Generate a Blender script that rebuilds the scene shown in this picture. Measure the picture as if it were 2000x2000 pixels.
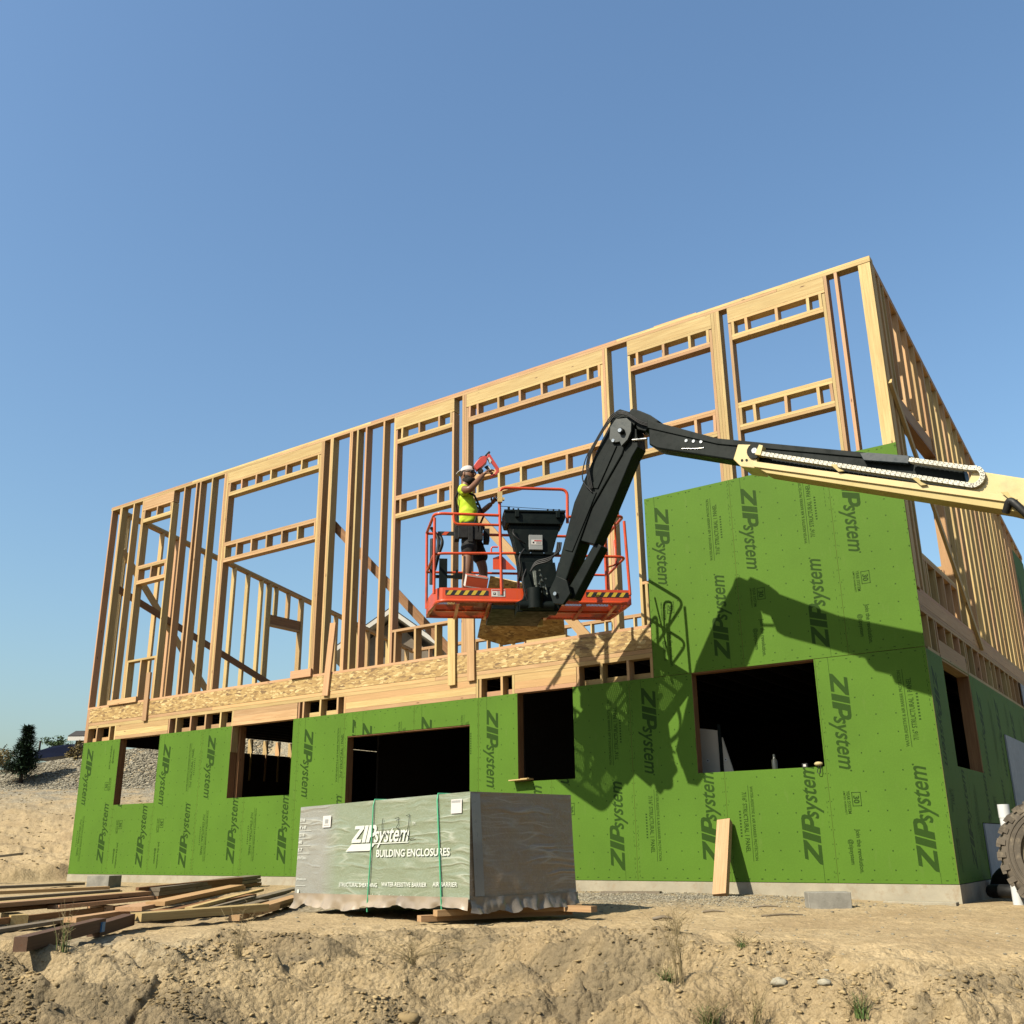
import bpy, math, random
import numpy as np
from mathutils import Vector, Matrix

# ------------------------------------------------------------------ clear
for o in list(bpy.data.objects): bpy.data.objects.remove(o, do_unlink=True)
SC = bpy.context.scene
COL = SC.collection
random.seed(7)
R = random.Random(11)

# ------------------------------------------------------------------ camera
CAM = Vector((2.3209, -11.1684, 0.4265))
YAW, PIT, ROL = -0.609178, 0.313850, -0.011375
fw = Vector((math.sin(YAW)*math.cos(PIT), math.cos(YAW)*math.cos(PIT), math.sin(PIT)))
r0 = Vector((math.cos(YAW), -math.sin(YAW), 0)); u0 = r0.cross(fw)
rt = math.cos(ROL)*r0 + math.sin(ROL)*u0
up = -math.sin(ROL)*r0 + math.cos(ROL)*u0
cd = bpy.data.cameras.new('camera'); cam = bpy.data.objects.new('camera', cd); COL.objects.link(cam)
M = Matrix((rt, up, -fw)).transposed().to_4x4(); M.translation = CAM
cam.matrix_world = M
cd.sensor_fit = 'HORIZONTAL'; cd.sensor_width = 36.0
cd.lens = 1899.5/2000*36.0
cd.shift_y = 34.4/2000
cd.clip_start = 0.05; cd.clip_end = 6000
SC.camera = cam

# ------------------------------------------------------------------ world, sun, exposure
SUN_D = Vector((0.28, 1.0, -0.95)).normalized()      # the way the light travels
elev = math.asin(-SUN_D.z); azim = math.atan2(-SUN_D.x, -SUN_D.y)
W = bpy.data.worlds.new('World'); SC.world = W; W.use_nodes = True
nt = W.node_tree; bg = nt.nodes['Background']
sky = nt.nodes.new('ShaderNodeTexSky'); sky.sky_type = 'NISHITA'; sky.sun_disc = False
sky.sun_elevation = elev; sky.sun_rotation = azim
sky.altitude = 50; sky.air_density = 1.6; sky.dust_density = 2.4; sky.ozone_density = 4.5
mul = nt.nodes.new('ShaderNodeMix'); mul.data_type = 'RGBA'; mul.blend_type = 'MULTIPLY'; mul.inputs[0].default_value = 1; mul.inputs[7].default_value = (.95, 1.06, 1.12, 1)
nt.links.new(sky.outputs[0], mul.inputs[6]); nt.links.new(mul.outputs[2], bg.inputs[0]); bg.inputs[1].default_value = 0.066
sd = bpy.data.lights.new('sun', 'SUN'); sun = bpy.data.objects.new('sun', sd); COL.objects.link(sun)
sd.energy = 5.0; sd.angle = math.radians(0.53); sd.color = (1.0, 0.92, 0.76)
sun.rotation_euler = SUN_D.to_track_quat('-Z', 'Y').to_euler(); sun.location = (-20, -30, 40)
SC.view_settings.view_transform = 'Standard'; SC.view_settings.look = 'None'
SC.view_settings.exposure = 1.25; SC.view_settings.gamma = 1.0
SC.render.engine = 'CYCLES'
SC.cycles.max_bounces = 6; SC.cycles.transparent_max_bounces = 12

# ------------------------------------------------------------------ helpers
def link(o, parent=None):
    COL.objects.link(o)
    if parent is not None:
        o.parent = parent; o.matrix_parent_inverse = Matrix.Translation(-parent.location)
    return o
def tag(o, label=None, cat=None, group=None, kind=None):
    if label: o['label'] = label
    if cat: o['category'] = cat
    if group: o['group'] = group
    if kind: o['kind'] = kind
    return o
def thing(name, label, cat, loc=(0, 0, 0), group=None):
    o = bpy.data.objects.new(name, None); o.empty_display_size = 0.2; link(o); o.location = loc
    return tag(o, label, cat, group)
def V3(a): return Vector(a)

class MB:
    """collects faces in WORLD coordinates; gc = grain coordinate, tn = tint"""
    def __init__(s): s.v = []; s.f = []; s.m = []; s.g = []; s.t = []; s.sm = []
    def add(s, vs, fs, mi=0, gc=None, tn=None, smooth=False):
        b = len(s.v); tn = 0.5 if tn is None else tn
        s.v += [tuple(p) for p in vs]
        s.g += [tuple(p) for p in (gc if gc is not None else vs)]
        s.t += [tn]*len(vs)
        for f in fs: s.f.append(tuple(i+b for i in f)); s.m.append(mi); s.sm.append(smooth)
    def hexa(s, c, ex, ey, ez, mi=0, tn=None, gc=None):
        c, ex, ey, ez = V3(c), V3(ex), V3(ey), V3(ez)
        vs = [c+i*ex+j*ey+k*ez for i in (-.5, .5) for j in (-.5, .5) for k in (-.5, .5)]
        fs = [(0, 1, 3, 2), (4, 6, 7, 5), (0, 4, 5, 1), (2, 3, 7, 6), (0, 2, 6, 4), (1, 5, 7, 3)]
        if ex.cross(ey).dot(ez) < 0: fs = [f[::-1] for f in fs]
        s.add(vs, fs, mi, gc, tn)
    def box(s, x0, x1, y0, y1, z0, z1, mi=0, tn=None):
        s.hexa(((x0+x1)/2, (y0+y1)/2, (z0+z1)/2), (abs(x1-x0), 0, 0), (0, abs(y1-y0), 0), (0, 0, abs(z1-z0)), mi, tn)
    def board(s, p0, p1, w, t, wdir=(0, 0, 1), mi=0, tn=None):
        """lumber from p0 to p1 (centre line); w along wdir, t across; grain along the length"""
        p0, p1 = V3(p0), V3(p1); d = p1-p0; L = d.length; d.normalize()
        wd = V3(wdir); wd = (wd-d*wd.dot(d)).normalized(); td = d.cross(wd)
        o = (R.uniform(0, 60), R.uniform(0, 60), R.uniform(0, 60))
        gc = [(o[0]+i*L, o[1]+j*w, o[2]+k*t) for i in (-.5, .5) for j in (-.5, .5) for k in (-.5, .5)]
        s.hexa((p0+p1)/2, d*L, wd*w, td*t, mi, R.random() if tn is None else tn, gc)
    def prism(s, poly, y0, y1, mi=0, tn=None):
        """poly of (x, z) extruded between y0 and y1"""
        n = len(poly); ar = sum(poly[i][0]*poly[(i+1) % n][1]-poly[(i+1) % n][0]*poly[i][1] for i in range(n))
        if ar < 0: poly = poly[::-1]
        vs = [(x, y0, z) for x, z in poly]+[(x, y1, z) for x, z in poly]
        fs = [tuple(range(n)), tuple(range(2*n-1, n-1, -1))]+[(i, i+n, (i+1) % n+n, (i+1) % n)[::1] for i in range(n)]
        s.add(vs, fs, mi, None, tn)
    def prism_f(s, poly, fn, mi=0, tn=None):
        """poly of (a, b) extruded through fn(a, b, 0) .. fn(a, b, 1)"""
        n = len(poly)
        vs = [fn(a, b, 0) for a, b in poly]+[fn(a, b, 1) for a, b in poly]
        fs = [tuple(range(n)), tuple(range(2*n-1, n-1, -1))]+[(i, i+n, (i+1) % n+n, (i+1) % n) for i in range(n)]
        s.add(vs, fs, mi, None, tn)
    def tube(s, pts, r, n=8, mi=0, caps=True, closed=False, tn=None):
        pts = [V3(p) for p in pts]; m = len(pts)
        rr = r if isinstance(r, (list, tuple)) else [r]*m
        ref = None; rings = []
        for i in range(m):
            a = pts[(i-1) % m] if (closed or i > 0) else pts[i]
            b = pts[(i+1) % m] if (closed or i < m-1) else pts[i]
            d = (b-a).normalized()
            if ref is None:
                ref = Vector((0, 0, 1)) if abs(d.z) < .9 else Vector((1, 0, 0))
            e = (ref-d*ref.dot(d)).normalized(); ref = e; g = d.cross(e)
            rings.append([pts[i]+rr[i]*(math.cos(2*math.pi*k/n)*e+math.sin(2*math.pi*k/n)*g) for k in range(n)])
        vs = [p for q in rings for p in q]; fs = []
        for i in range(m if closed else m-1):
            j = (i+1) % m
            for k in range(n): fs.append((i*n+k, i*n+(k+1) % n, j*n+(k+1) % n, j*n+k))
        s.add(vs, fs, mi, None, tn, smooth=True)
        if caps and not closed:
            s.add(rings[0], [tuple(range(n))[::-1]], mi, None, tn); s.add(rings[-1], [tuple(range(n))], mi, None, tn)
    def build(s, name, mats, parent=None, bevel=0):
        me = bpy.data.meshes.new(name); me.from_pydata(s.v, [], s.f)
        for m in (mats if isinstance(mats, (list, tuple)) else [mats]): me.materials.append(m)
        me.polygons.foreach_set('material_index', s.m)
        me.polygons.foreach_set('use_smooth', s.sm)
        a = me.attributes.new('gc', 'FLOAT_VECTOR', 'POINT'); a.data.foreach_set('vector', np.array(s.g, dtype=np.float32).ravel())
        a = me.attributes.new('tn', 'FLOAT', 'POINT'); a.data.foreach_set('value', np.array(s.t, dtype=np.float32))
        me.update()
        o = bpy.data.objects.new(name, me); link(o, parent)
        if bevel:
            b = o.modifiers.new('b', 'BEVEL'); b.width = bevel; b.segments = 2; b.limit_method = 'ANGLE'; b.angle_limit = math.radians(50)
        return o
def arc(c, r, a0, a1, n, ex, ez):
    c, ex, ez = V3(c), V3(ex), V3(ez)
    return [c+r*(math.cos(a0+(a1-a0)*i/n)*ex+math.sin(a0+(a1-a0)*i/n)*ez) for i in range(n+1)]
def rounded(pts, r, n=5, closed=False):
    """polyline with its corners rounded"""
    pts = [V3(p) for p in pts]; out = []; m = len(pts)
    for i, p in enumerate(pts):
        if not closed and (i == 0 or i == m-1): out.append(p); continue
        a = pts[(i-1) % m]-p; b = pts[(i+1) % m]-p
        k = min(r, a.length*.45, b.length*.45); a = p+a.normalized()*k; b = p+b.normalized()*k
        for j in range(n+1):
            t = j/n; out.append(a*(1-t)**2+p*2*t*(1-t)+b*t*t)
    return out

# ------------------------------------------------------------------ noise and terrain
def _h(ix, iy, s):
    n = (ix.astype(np.int64)*374761393+iy.astype(np.int64)*668265263+s*1274126177) & 0xffffffff
    n = ((n ^ (n >> 13))*1274126177) & 0xffffffff
    return ((n ^ (n >> 16)) & 0xffff)/65535.0
def vnoise(x, y, s=0):
    ix = np.floor(x); iy = np.floor(y); fx = x-ix; fy = y-iy
    fx = fx*fx*(3-2*fx); fy = fy*fy*(3-2*fy)
    a = _h(ix, iy, s); b = _h(ix+1, iy, s); c = _h(ix, iy+1, s); d = _h(ix+1, iy+1, s)
    return (a*(1-fx)+b*fx)*(1-fy)+(c*(1-fx)+d*fx)*fy-.5
def fbm(x, y, o=4, s=0, g=.5):
    t = 0; a = 1.
    for i in range(o): t = t+a*vnoise(x*2**i+13*i, y*2**i+7*i, s+i); a *= g
    return t
def worley(x, y, s=0):
    ix = np.floor(x); iy = np.floor(y); best = np.full(np.shape(x), 9.); rid = np.zeros(np.shape(x))
    for i in (-1, 0, 1):
        for j in (-1, 0, 1):
            cx = ix+i; cy = iy+j
            px = cx+_h(cx, cy, s); py = cy+_h(cx, cy, s+5)
            d = np.hypot(px-x, py-y); m = d < best
            best = np.where(m, d, best); rid = np.where(m, _h(cx, cy, s+9), rid)
    return best, rid
def sst(a, b, x):
    t = np.clip((x-a)/(b-a), 0, 1); return t*t*(3-2*t)
def uv_of(x, y):
    dx = x-CAM.x; dy = y-CAM.y
    return -.5722*dx+.8201*dy, .8201*dx+.5722*dy
def terrain(x, y, detail=True):
    x = np.asarray(x, float); y = np.asarray(y, float)
    u, v = uv_of(x, y)
    uc = np.interp(v, [-9, -5.5, -3.2, -1.6, -.4, .9, 2.2, 5], [6.3, 6.5, 7.2, 8.0, 8.15, 7.3, 6.1, 5.6])
    uc = uc+.35*vnoise(v*.9, v*0+3, 4)
    d = uc-u
    down = .40*np.where(d > 0, np.sqrt(d*d+.16)-.4, 0)
    z = -.2-np.minimum(down, 1.0+.05*np.tanh(down-1))
    z = z+(.07-.055*sst(-2.5, 0, x))*sst(-3.2, -.7, y)*sst(1.5, 0, y)
    # the hill behind and left of the building
    h1 = sst(15.5, 37, u)*2.9 + sst(37, 42, u)*.25
    crest = np.clip(4.75+.16*(v+22.6), 3.45, 6.6)
    h2 = sst(45.5, 51.5, u)*(crest-2.95)
    out = 1-(sst(-16.35, -15.95, x)*(1-sst(10.1, 10.6, y)))
    out = out*(1-sst(-1.0, .5, x)*(1-sst(14, 25, y)))
    right = 1-sst(6, 16, v)*.55
    z = z+(h1+h2)*out*right
    z = z+.05*vnoise(x*.45, y*.45, 2)*sst(-.5, -3, y)+.5*vnoise(x*.11, y*.11, 22)*sst(17, 26, u)*out
    if detail:
        bank = sst(.9, -.6, u-uc)                     # 1 on the bank, 0 on the trodden flat
        near = 1-sst(24, 40, u)
        foot = 1-sst(-16.3, -15.95, x)*sst(-.25, -.05, y)*sst(10.2, 10.0, y)*sst(.6, .3, x)
        rough = np.clip(.12+.9*bank+.55*sst(14, 20, u)*out, 0, 1)*foot
        patch = sst(-.12, .22, fbm(x*.9+3, y*.9, 3, 40))   # smooth sandy sheets against crumbly clods
        z = z+rough*near*(.22*fbm((x+y)*.8, (y-x)*1.6, 4, 8)+.07*fbm((x+y)*3.1, (y-x)*5.3, 3, 18))
        d1, r1 = worley(x*7+1.2*vnoise(x*5, y*5, 3), y*7+1.2*vnoise(x*5, y*5, 6), 31)
        d2, r2 = worley(x*17+vnoise(x*9, y*9, 3), y*17, 51)
        cl = .10*np.clip(.55-d1, 0, .32)*(.2+r1)+.045*np.clip(.6-d2, 0, .4)*(.2+r2)
        z = z+cl*near*foot*np.clip((.10+bank*.9)*patch*1.2+.45*sst(14, 19, u)*out, 0, 1.2)
        z = z+foot*near*.012*fbm(x*9, y*9, 3, 77)
        d3, r3 = worley(x*3.1+1.5*vnoise(x*2.3, y*2.3, 13), y*4.2+1.5*vnoise(x*2.3, y*2.3, 16), 81)
        z = z+bank*foot*patch*near*.13*np.clip(.5-d3, 0, .3)*(r3-.15)
        bl = np.abs(vnoise(x*2.6+y*.8, y*3.4, 301))+.5*np.abs(vnoise(x*7.1, y*8.3, 303))+.3*np.abs(vnoise(x*15., y*17., 305))
        z = z+foot*near*(.02+bank*(.35+.65*patch))*(-.16*bl)*np.clip(bank*1.+.12+.5*sst(14, 20, u)*out, 0, 1)
        rid = np.abs(vnoise(x*1.7+.6*vnoise(x*3, y*3, 61), y*1.7, 62))   # little run-off gullies
        z = z-bank*foot*.07*sst(.10, 0, rid)*near
    return z
def gz(x, y): return float(terrain(np.array([x]), np.array([y]), True)[0])
def gmax(x, y, r=.1): return max(gz(x+i*r, y+j*r) for i in (-1, 0, 1) for j in (-1, 0, 1))

# ------------------------------------------------------------------ materials
class NT:
    def __init__(s, name):
        s.m = bpy.data.materials.new(name); s.m.use_nodes = True; s.t = s.m.node_tree; s.t.nodes.clear()
        s.out = s.n('ShaderNodeOutputMaterial'); s.b = s.n('ShaderNodeBsdfPrincipled'); s.l(s.b.outputs[0], s.out.inputs[0])
    def n(s, t, **k):
        x = s.t.nodes.new(t)
        for a, v in k.items(): setattr(x, a, v)
        return x
    def l(s, a, b): s.t.links.new(a, b)
    def set(s, **k):
        for a, v in k.items(): s.b.inputs[a.replace('_', ' ')].default_value = v
        return s
    def attr(s, nm, out='Vector'): x = s.n('ShaderNodeAttribute'); x.attribute_name = nm; return x.outputs[out]
    def mapping(s, vec, sc=(1, 1, 1), rot=(0, 0, 0), loc=(0, 0, 0)):
        x = s.n('ShaderNodeMapping'); s.l(vec, x.inputs[0]); x.inputs['Scale'].default_value = sc
        x.inputs['Rotation'].default_value = rot; x.inputs['Location'].default_value = loc; return x.outputs[0]
    def noise(s, vec, sc, det=4, rough=.55, dist=0, out='Fac'):
        x = s.n('ShaderNodeTexNoise'); s.l(vec, x.inputs['Vector']); x.inputs['Scale'].default_value = sc
        x.inputs['Detail'].default_value = det; x.inputs['Roughness'].default_value = rough; x.inputs['Distortion'].default_value = dist
        return x.outputs[out]
    def voro(s, vec, sc, feat='F1', out='Distance', rnd=1.0):
        x = s.n('ShaderNodeTexVoronoi'); x.feature = feat; s.l(vec, x.inputs['Vector']); x.inputs['Scale'].default_value = sc
        x.inputs['Randomness'].default_value = rnd; return x.outputs[out]
    def ramp(s, fac, stops, interp='LINEAR'):
        x = s.n('ShaderNodeValToRGB'); s.l(fac, x.inputs[0]); x.color_ramp.interpolation = interp
        e = x.color_ramp.elements
        while len(e) < len(stops): e.new(.5)
        for i, (p, c) in enumerate(stops):
            e[i].position = p; e[i].color = (c, c, c, 1) if isinstance(c, (int, float)) else (*c[:3], 1)
        return x.outputs[0]
    def mix(s, f, a, b, mode='MIX'):
        x = s.n('ShaderNodeMix'); x.data_type = 'RGBA'; x.blend_type = mode
        for sock, v in ((x.inputs[0], f), (x.inputs[6], a), (x.inputs[7], b)):
            if hasattr(v, 'links'): s.l(v, sock)
            elif isinstance(v, (int, float)) and sock == x.inputs[0]: sock.default_value = v
            else: sock.default_value = (*v[:3], 1) if not isinstance(v, (int, float)) else (v, v, v, 1)
        return x.outputs[2]
    def math(s, op, a, b=0, c=0):
        x = s.n('ShaderNodeMath'); x.operation = op
        for sock, v in zip(x.inputs, (a, b, c)):
            if hasattr(v, 'links'): s.l(v, sock)
            else: sock.default_value = v
        return x.outputs[0]
    def bump(s, h, strength=.3, dist=.01):
        x = s.n('ShaderNodeBump'); s.l(h, x.inputs['Height']); x.inputs['Strength'].default_value = strength
        x.inputs['Distance'].default_value = dist; s.l(x.outputs[0], s.b.inputs['Normal']); return s
    def col(s, c): s.l(s.mix(1.0, c, (.645, .645, .645), 'MULTIPLY'), s.b.inputs['Base Color']); return s

KA = .66
def m_plain(name, col, rough=.6, metal=0, var=.12, bump=.15, scale=18, coat=0, dirt=None, ka=None):
    col = [c*(KA if ka is None else ka) for c in col]; dirt = [c*KA for c in dirt] if dirt else None
    k = NT(name); k.b.inputs['Specular IOR Level'].default_value = .3; g = k.attr('gc'); n = k.noise(g, scale, 5, .6); n2 = k.noise(g, scale*.13, 3)
    lo = [c*(1-var*1.3) for c in col]; hi = [min(1, c*(1+var)) for c in col]
    c = k.ramp(n2, [(.3, lo), (.7, hi)])
    if dirt: c = k.mix(k.ramp(k.noise(g, scale*.3, 6, .7), [(.52, 0.), (.72, 1.)]), c, dirt)
    k.col(c); k.set(Roughness=rough, Metallic=metal); k.b.inputs['Coat Weight'].default_value = coat
    k.l(k.ramp(n, [(.3, max(0, rough-.12)), (.7, min(1, rough+.12))]), k.b.inputs['Roughness'])
    k.bump(n, bump, .004); return k.m

def m_wood(name, pale, dark, pink, pinkmix=.5, knots=True, weather=0.):
    pale, dark, pink = [[c*q for c, q in zip(z, (.66, .655, .60))] for z in (pale, dark, pink)]
    k = NT(name); g = k.attr('gc'); t = k.attr('tn', 'Fac')
    gr = k.noise(k.mapping(g, (1.3, 26, 26)), 1.6, 5, .6, .5)
    gr2 = k.noise(k.mapping(g, (2.5, 110, 110)), 1.0, 3, .6)
    c = k.ramp(gr, [(.30, dark), (.62, pale)])
    tt = k.ramp(t, [(.45, 0.), (1.0, pinkmix)])
    c = k.mix(tt, c, pink)
    big = k.noise(k.mapping(g, (.8, 2.5, 2.5)), 1.1, 2)
    c = k.mix(k.ramp(big, [(.35, .0), (.7, .35)]), c, [x*.78 for x in dark])
    c = k.mix(k.ramp(gr2, [(.35, .30), (.6, 0.)]), c, [x*.55 for x in dark])
    # overall brightness differs from stick to stick
    val = k.n('ShaderNodeHueSaturation'); k.l(c, val.inputs['Color'])
    k.l(k.math('MULTIPLY_ADD', k.math('FRACT', k.math('MULTIPLY', t, 7.31)), .34, .80), val.inputs['Value']); c = val.outputs[0]
    if knots:
        vd = k.voro(k.mapping(g, (2.2, 9, 9)), 1.0); kn = k.ramp(vd, [(.05, 1.), (.085, 0.)])
        c = k.mix(kn, c, (.10, .045, .02))
        vd2 = k.voro(k.mapping(g, (14, 30, 30)), 1.0); c = k.mix(k.ramp(vd2, [(.06, .55), (.09, 0.)]), c, (.12, .06, .03))
    if weather: c = k.mix(k.ramp(k.noise(g, 2.5, 4), [(.35, 0.), (.7, weather)]), c, (.22, .19, .15))
    k.col(c); k.set(Roughness=.72); k.b.inputs['Specular IOR Level'].default_value = .25
    k.bump(gr, .25, .003); return k.m

WOOD = m_wood('fir_lumber', (.80, .61, .30), (.64, .43, .18), (.70, .39, .20), .95)
WOODP = m_wood('fir_lumber_pink', (.76, .50, .28), (.60, .35, .17), (.70, .38, .24), .8)
WOODD = m_wood('treated_lumber', (.24, .13, .08), (.14, .075, .045), (.2, .10, .06), .4)
WOODG = m_wood('weathered_lumber', (.34, .27, .19), (.20, .15, .10), (.30, .2, .13), .3, weather=.7)
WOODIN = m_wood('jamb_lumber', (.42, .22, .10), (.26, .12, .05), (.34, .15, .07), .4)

def m_osb():
    k = NT('osb_board'); g = k.attr('gc'); base = None; hh = None
    warp = k.n('ShaderNodeVectorMath'); warp.operation = 'MULTIPLY_ADD'
    nz = k.noise(g, 3.5, 2, out='Color'); k.l(nz, warp.inputs[0]); warp.inputs[1].default_value = (.09, .09, .09); k.l(g, warp.inputs[2]); gw = warp.outputs[0]
    for i, (ang, sx, sz) in enumerate([(.35, 9, 38), (-.5, 11, 44), (.95, 12, 40)]):
        mp = k.mapping(gw, (sx, 12, sz), (0, ang, 0), (i*3.3, 0, i*1.7))
        if i == 0: mp = k.mapping(mp)
        vc = k.voro(mp, 1.0, out='Color'); sep = k.n('ShaderNodeSeparateColor'); k.l(vc, sep.inputs[0])
        c = k.ramp(sep.outputs[0], [(0., (.13, .068, .016)), (.28, (.30, .18, .050)), (.75, (.39, .26, .085)), (1., (.53, .40, .18))])
        ed = k.ramp(k.voro(mp, 1.0, 'DISTANCE_TO_EDGE'), [(.0, .45), (.05, 0.)])
        c = k.mix(ed, c, (.16, .09, .03))
        if base is None: base = c
        else: base = k.mix(k.ramp(sep.outputs[1], [(.5, 0.), (.55, 1.)]), base, c)
        hh = sep.outputs[2] if hh is None else hh
    dk = k.ramp(k.voro(k.mapping(gw, (22, 12, 60), (0, .2, 0)), 1.), [(.10, .8), (.2, 0.)]); base = k.mix(dk, base, (.12, .06, .02))
    k.col(base); k.set(Roughness=.7); k.bump(hh, .3, .002); return k.m
OSB = m_osb()

def m_sheath(name, base):
    k = NT(name); g = k.attr('gc'); n = k.noise(g, 1.1, 4); n2 = k.noise(g, 60, 3, .7); n3 = k.noise(k.mapping(g, (14, 14, 3)), 1.0, 3)
    c = k.ramp(n, [(.3, [x*.90 for x in base]), (.7, [x*1.06 for x in base])])
    c = k.mix(k.ramp(n2, [(.35, .22), (.6, 0.)]), c, [x*.6 for x in base])
    c = k.mix(k.ramp(n3, [(.62, 0.), (.8, .10)]), c, (.22, .24, .10))
    k.col(c); k.set(Roughness=.7); k.b.inputs['Specular IOR Level'].default_value = .12
    k.bump(k.noise(k.mapping(g, (20, 20, 60)), 1.0, 4, .7), .25, .002); return k.m
GREEN = m_sheath('green_sheathing', (.073, .155, .0125))
def m_ink(name, col, hole=.35):
    k = NT(name); g = k.attr('gc'); n = k.noise(g, 170, 2, .8)
    k.col(k.ramp(n, [(.30, [min(1, x*1.6) for x in col]), (.40, [x*.8 for x in col])])); k.set(Roughness=.7); k.b.inputs['Specular IOR Level'].default_value = .1; return k.m
INK = m_ink('dark_green_ink', (.022, .058, .004))
EDGE = m_plain('osb_edge', (.52, .33, .15), .8)
CONC = m_plain('footing_concrete', (.47, .42, .31), .9, var=.14, bump=.5, scale=24, dirt=(.40, .31, .20))
BLOCKM = m_plain('block_concrete', (.34, .32, .27), .95, var=.2, bump=.7, scale=60)
DARKIN = m_plain('inside_boards', (.028, .018, .012), .95)  # near-black: darkness of the unlit rooms put into the board colour
WHITEP = m_plain('white_pvc', (.80, .81, .80), .35, var=.04, bump=.05)
GREYPANEL = m_plain('grey_foam_board', (.42, .46, .50), .7, var=.08)
PALEPANEL = m_plain('pale_foam_board', (.74, .66, .54), .7, var=.06)
ORANGE = m_plain('orange_paint', (.78, .085, .012), .38, var=.10, bump=.08, scale=9, coat=.3, dirt=(.42, .07, .02))
BLACKM = m_plain('black_steel', (.006, .0105, .0095), .5, var=.3, bump=.10, scale=12, dirt=(.014, .020, .017)); BLACKM.node_tree.nodes['Principled BSDF'].inputs['Specular IOR Level'].default_value = .09
BLACKR = m_plain('black_rubber', (.008, .008, .008), .6, bump=.2)
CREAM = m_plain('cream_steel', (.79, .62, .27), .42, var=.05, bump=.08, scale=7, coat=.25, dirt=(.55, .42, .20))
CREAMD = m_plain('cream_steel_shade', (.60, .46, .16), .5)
CHAINM = m_plain('pale_chain_plastic', (.80, .77, .64), .5, var=.1, bump=.3, scale=40)
STEEL = m_plain('bright_steel', (.70, .70, .68), .25, metal=1., var=.05)
GREYBOX = m_plain('grey_steel_box', (.36, .37, .36), .45, var=.06)
STICKER = m_plain('white_sticker', (.78, .74, .70), .5, var=.03)
REDST = m_plain('red_sticker', (.62, .04, .03), .5)
YEL = m_plain('hazard_yellow', (.72, .50, .04), .5, var=.15)
BLK = m_plain('hazard_black', (.02, .02, .02), .5)
TYRE = m_plain('dusty_tyre', (.14, .115, .085), .85, var=.25, bump=.4, scale=30, dirt=(.32, .26, .18))
RIMM = m_plain('dusty_rim', (.20, .155, .09), .7, var=.2, dirt=(.35, .28, .18))
SKIN = m_plain('skin', (.25, .115, .06), .5, var=.12, bump=.05)
SHIRT = m_plain('lime_shirt', (.66, .90, .035), .75, var=.06, bump=.25, scale=22)
SHORTS = m_plain('black_shorts', (.010, .010, .011), .85)
CAPM = m_plain('pale_cap', (.68, .62, .60), .8, var=.05)
BEARD = m_plain('dark_beard', (.02, .013, .01), .9)
TOOLRED = m_plain('red_tool_plastic', (.72, .09, .07), .4, var=.08)
CARTON = m_plain('orange_carton', (.72, .10, .03), .7)
CARTONW = m_plain('white_carton', (.80, .72, .66), .7)
GLASSB = m_plain('dark_glass', (.05, .05, .03), .15, coat=.5)
TARP = m_plain('blue_tarp', (.02, .03, .09), .5)
ROOFW = m_plain('pale_fascia', (.78, .74, .66), .6, var=.04)
ROOFD = m_plain('dark_shingles', (.06, .055, .05), .9)
HWALL = m_plain('house_wall', (.26, .21, .16), .9)
BARK = m_plain('bark', (.07, .05, .035), .95, bump=.6)
def m_leaf(name, a, b, sc=3.0):
    k = NT(name); g = k.attr('gc'); k.col(k.ramp(k.attr('tn', 'Fac'), [(0., a), (1., b)])); k.set(Roughness=.7)
    k.b.inputs['Specular IOR Level'].default_value = .2; return k.m
CONIF = m_leaf('conifer_needles', (.008, .022, .014), (.035, .07, .03))
BUSHM = m_leaf('dry_bush', (.06, .055, .02), (.24, .17, .06))
LEAFT = m_leaf('broad_leaves', (.02, .04, .012), (.06, .10, .03))
GRASSM = m_leaf('green_grass', (.05, .10, .02), (.13, .17, .05))
DRYG = m_leaf('dry_grass', (.16, .12, .06), (.34, .26, .13))

def m_ground():
    k = NT('ground_soil'); g = k.attr('gc'); sp = k.n('ShaderNodeSeparateXYZ'); k.l(k.attr('zone'), sp.inputs[0])
    n = k.noise(g, .8, 5, .6); n2 = k.noise(g, 9, 5, .7); n3 = k.noise(g, 55, 4, .75)
    c = k.ramp(n, [(.3, (.31, .225, .125)), (.55, (.41, .31, .175)), (.75, (.46, .355, .21))])
    c = k.mix(k.ramp(n2, [(.35, .65), (.55, 0.)]), c, (.27, .195, .10))
    c = k.mix(k.ramp(n3, [(.38, .45), (.52, 0.)]), c, (.19, .14, .075))
    c = k.mix(k.ramp(k.voro(g, 34), [(.10, .5), (.22, 0.)]), c, (.50, .41, .25))
    # damp clay seams in the bank
    sm = k.math('MULTIPLY', sp.outputs[2], k.ramp(n2, [(.3, 1.), (.7, .45)]))
    c = k.mix(sm, c, (.17, .135, .085))
    # grey gravel
    vg = k.n('ShaderNodeTexVoronoi'); k.l(g, vg.inputs['Vector']); vg.inputs['Scale'].default_value = 20
    gs = k.n('ShaderNodeSeparateColor'); k.l(vg.outputs['Color'], gs.inputs[0])
    gr = k.ramp(gs.outputs[0], [(0., (.15, .135, .10)), (.5, (.29, .265, .20)), (1., (.42, .385, .29))])
    gr = k.mix(k.ramp(vg.outputs['Distance'], [(.35, 0.), (.7, .8)]), gr, (.10, .09, .07))
    f = k.math('MULTIPLY', sp.outputs[1], k.ramp(k.noise(g, 1.4, 4), [(.38, .25), (.55, 1.)]))
    c = k.mix(f, c, gr)
    k.col(c); k.set(Roughness=.95); k.b.inputs['Specular IOR Level'].default_value = .1
    h = k.math('MULTIPLY', k.math('ADD', k.math('MULTIPLY', n3, .5), k.math('ADD', k.math('MULTIPLY', n2, .9), k.math('MULTIPLY', k.voro(g, 26), .5))), k.math('MULTIPLY_ADD', sp.outputs[0], .72, .28))
    k.bump(h, 1.0, .045); return k.m
GROUND = m_ground()
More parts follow.
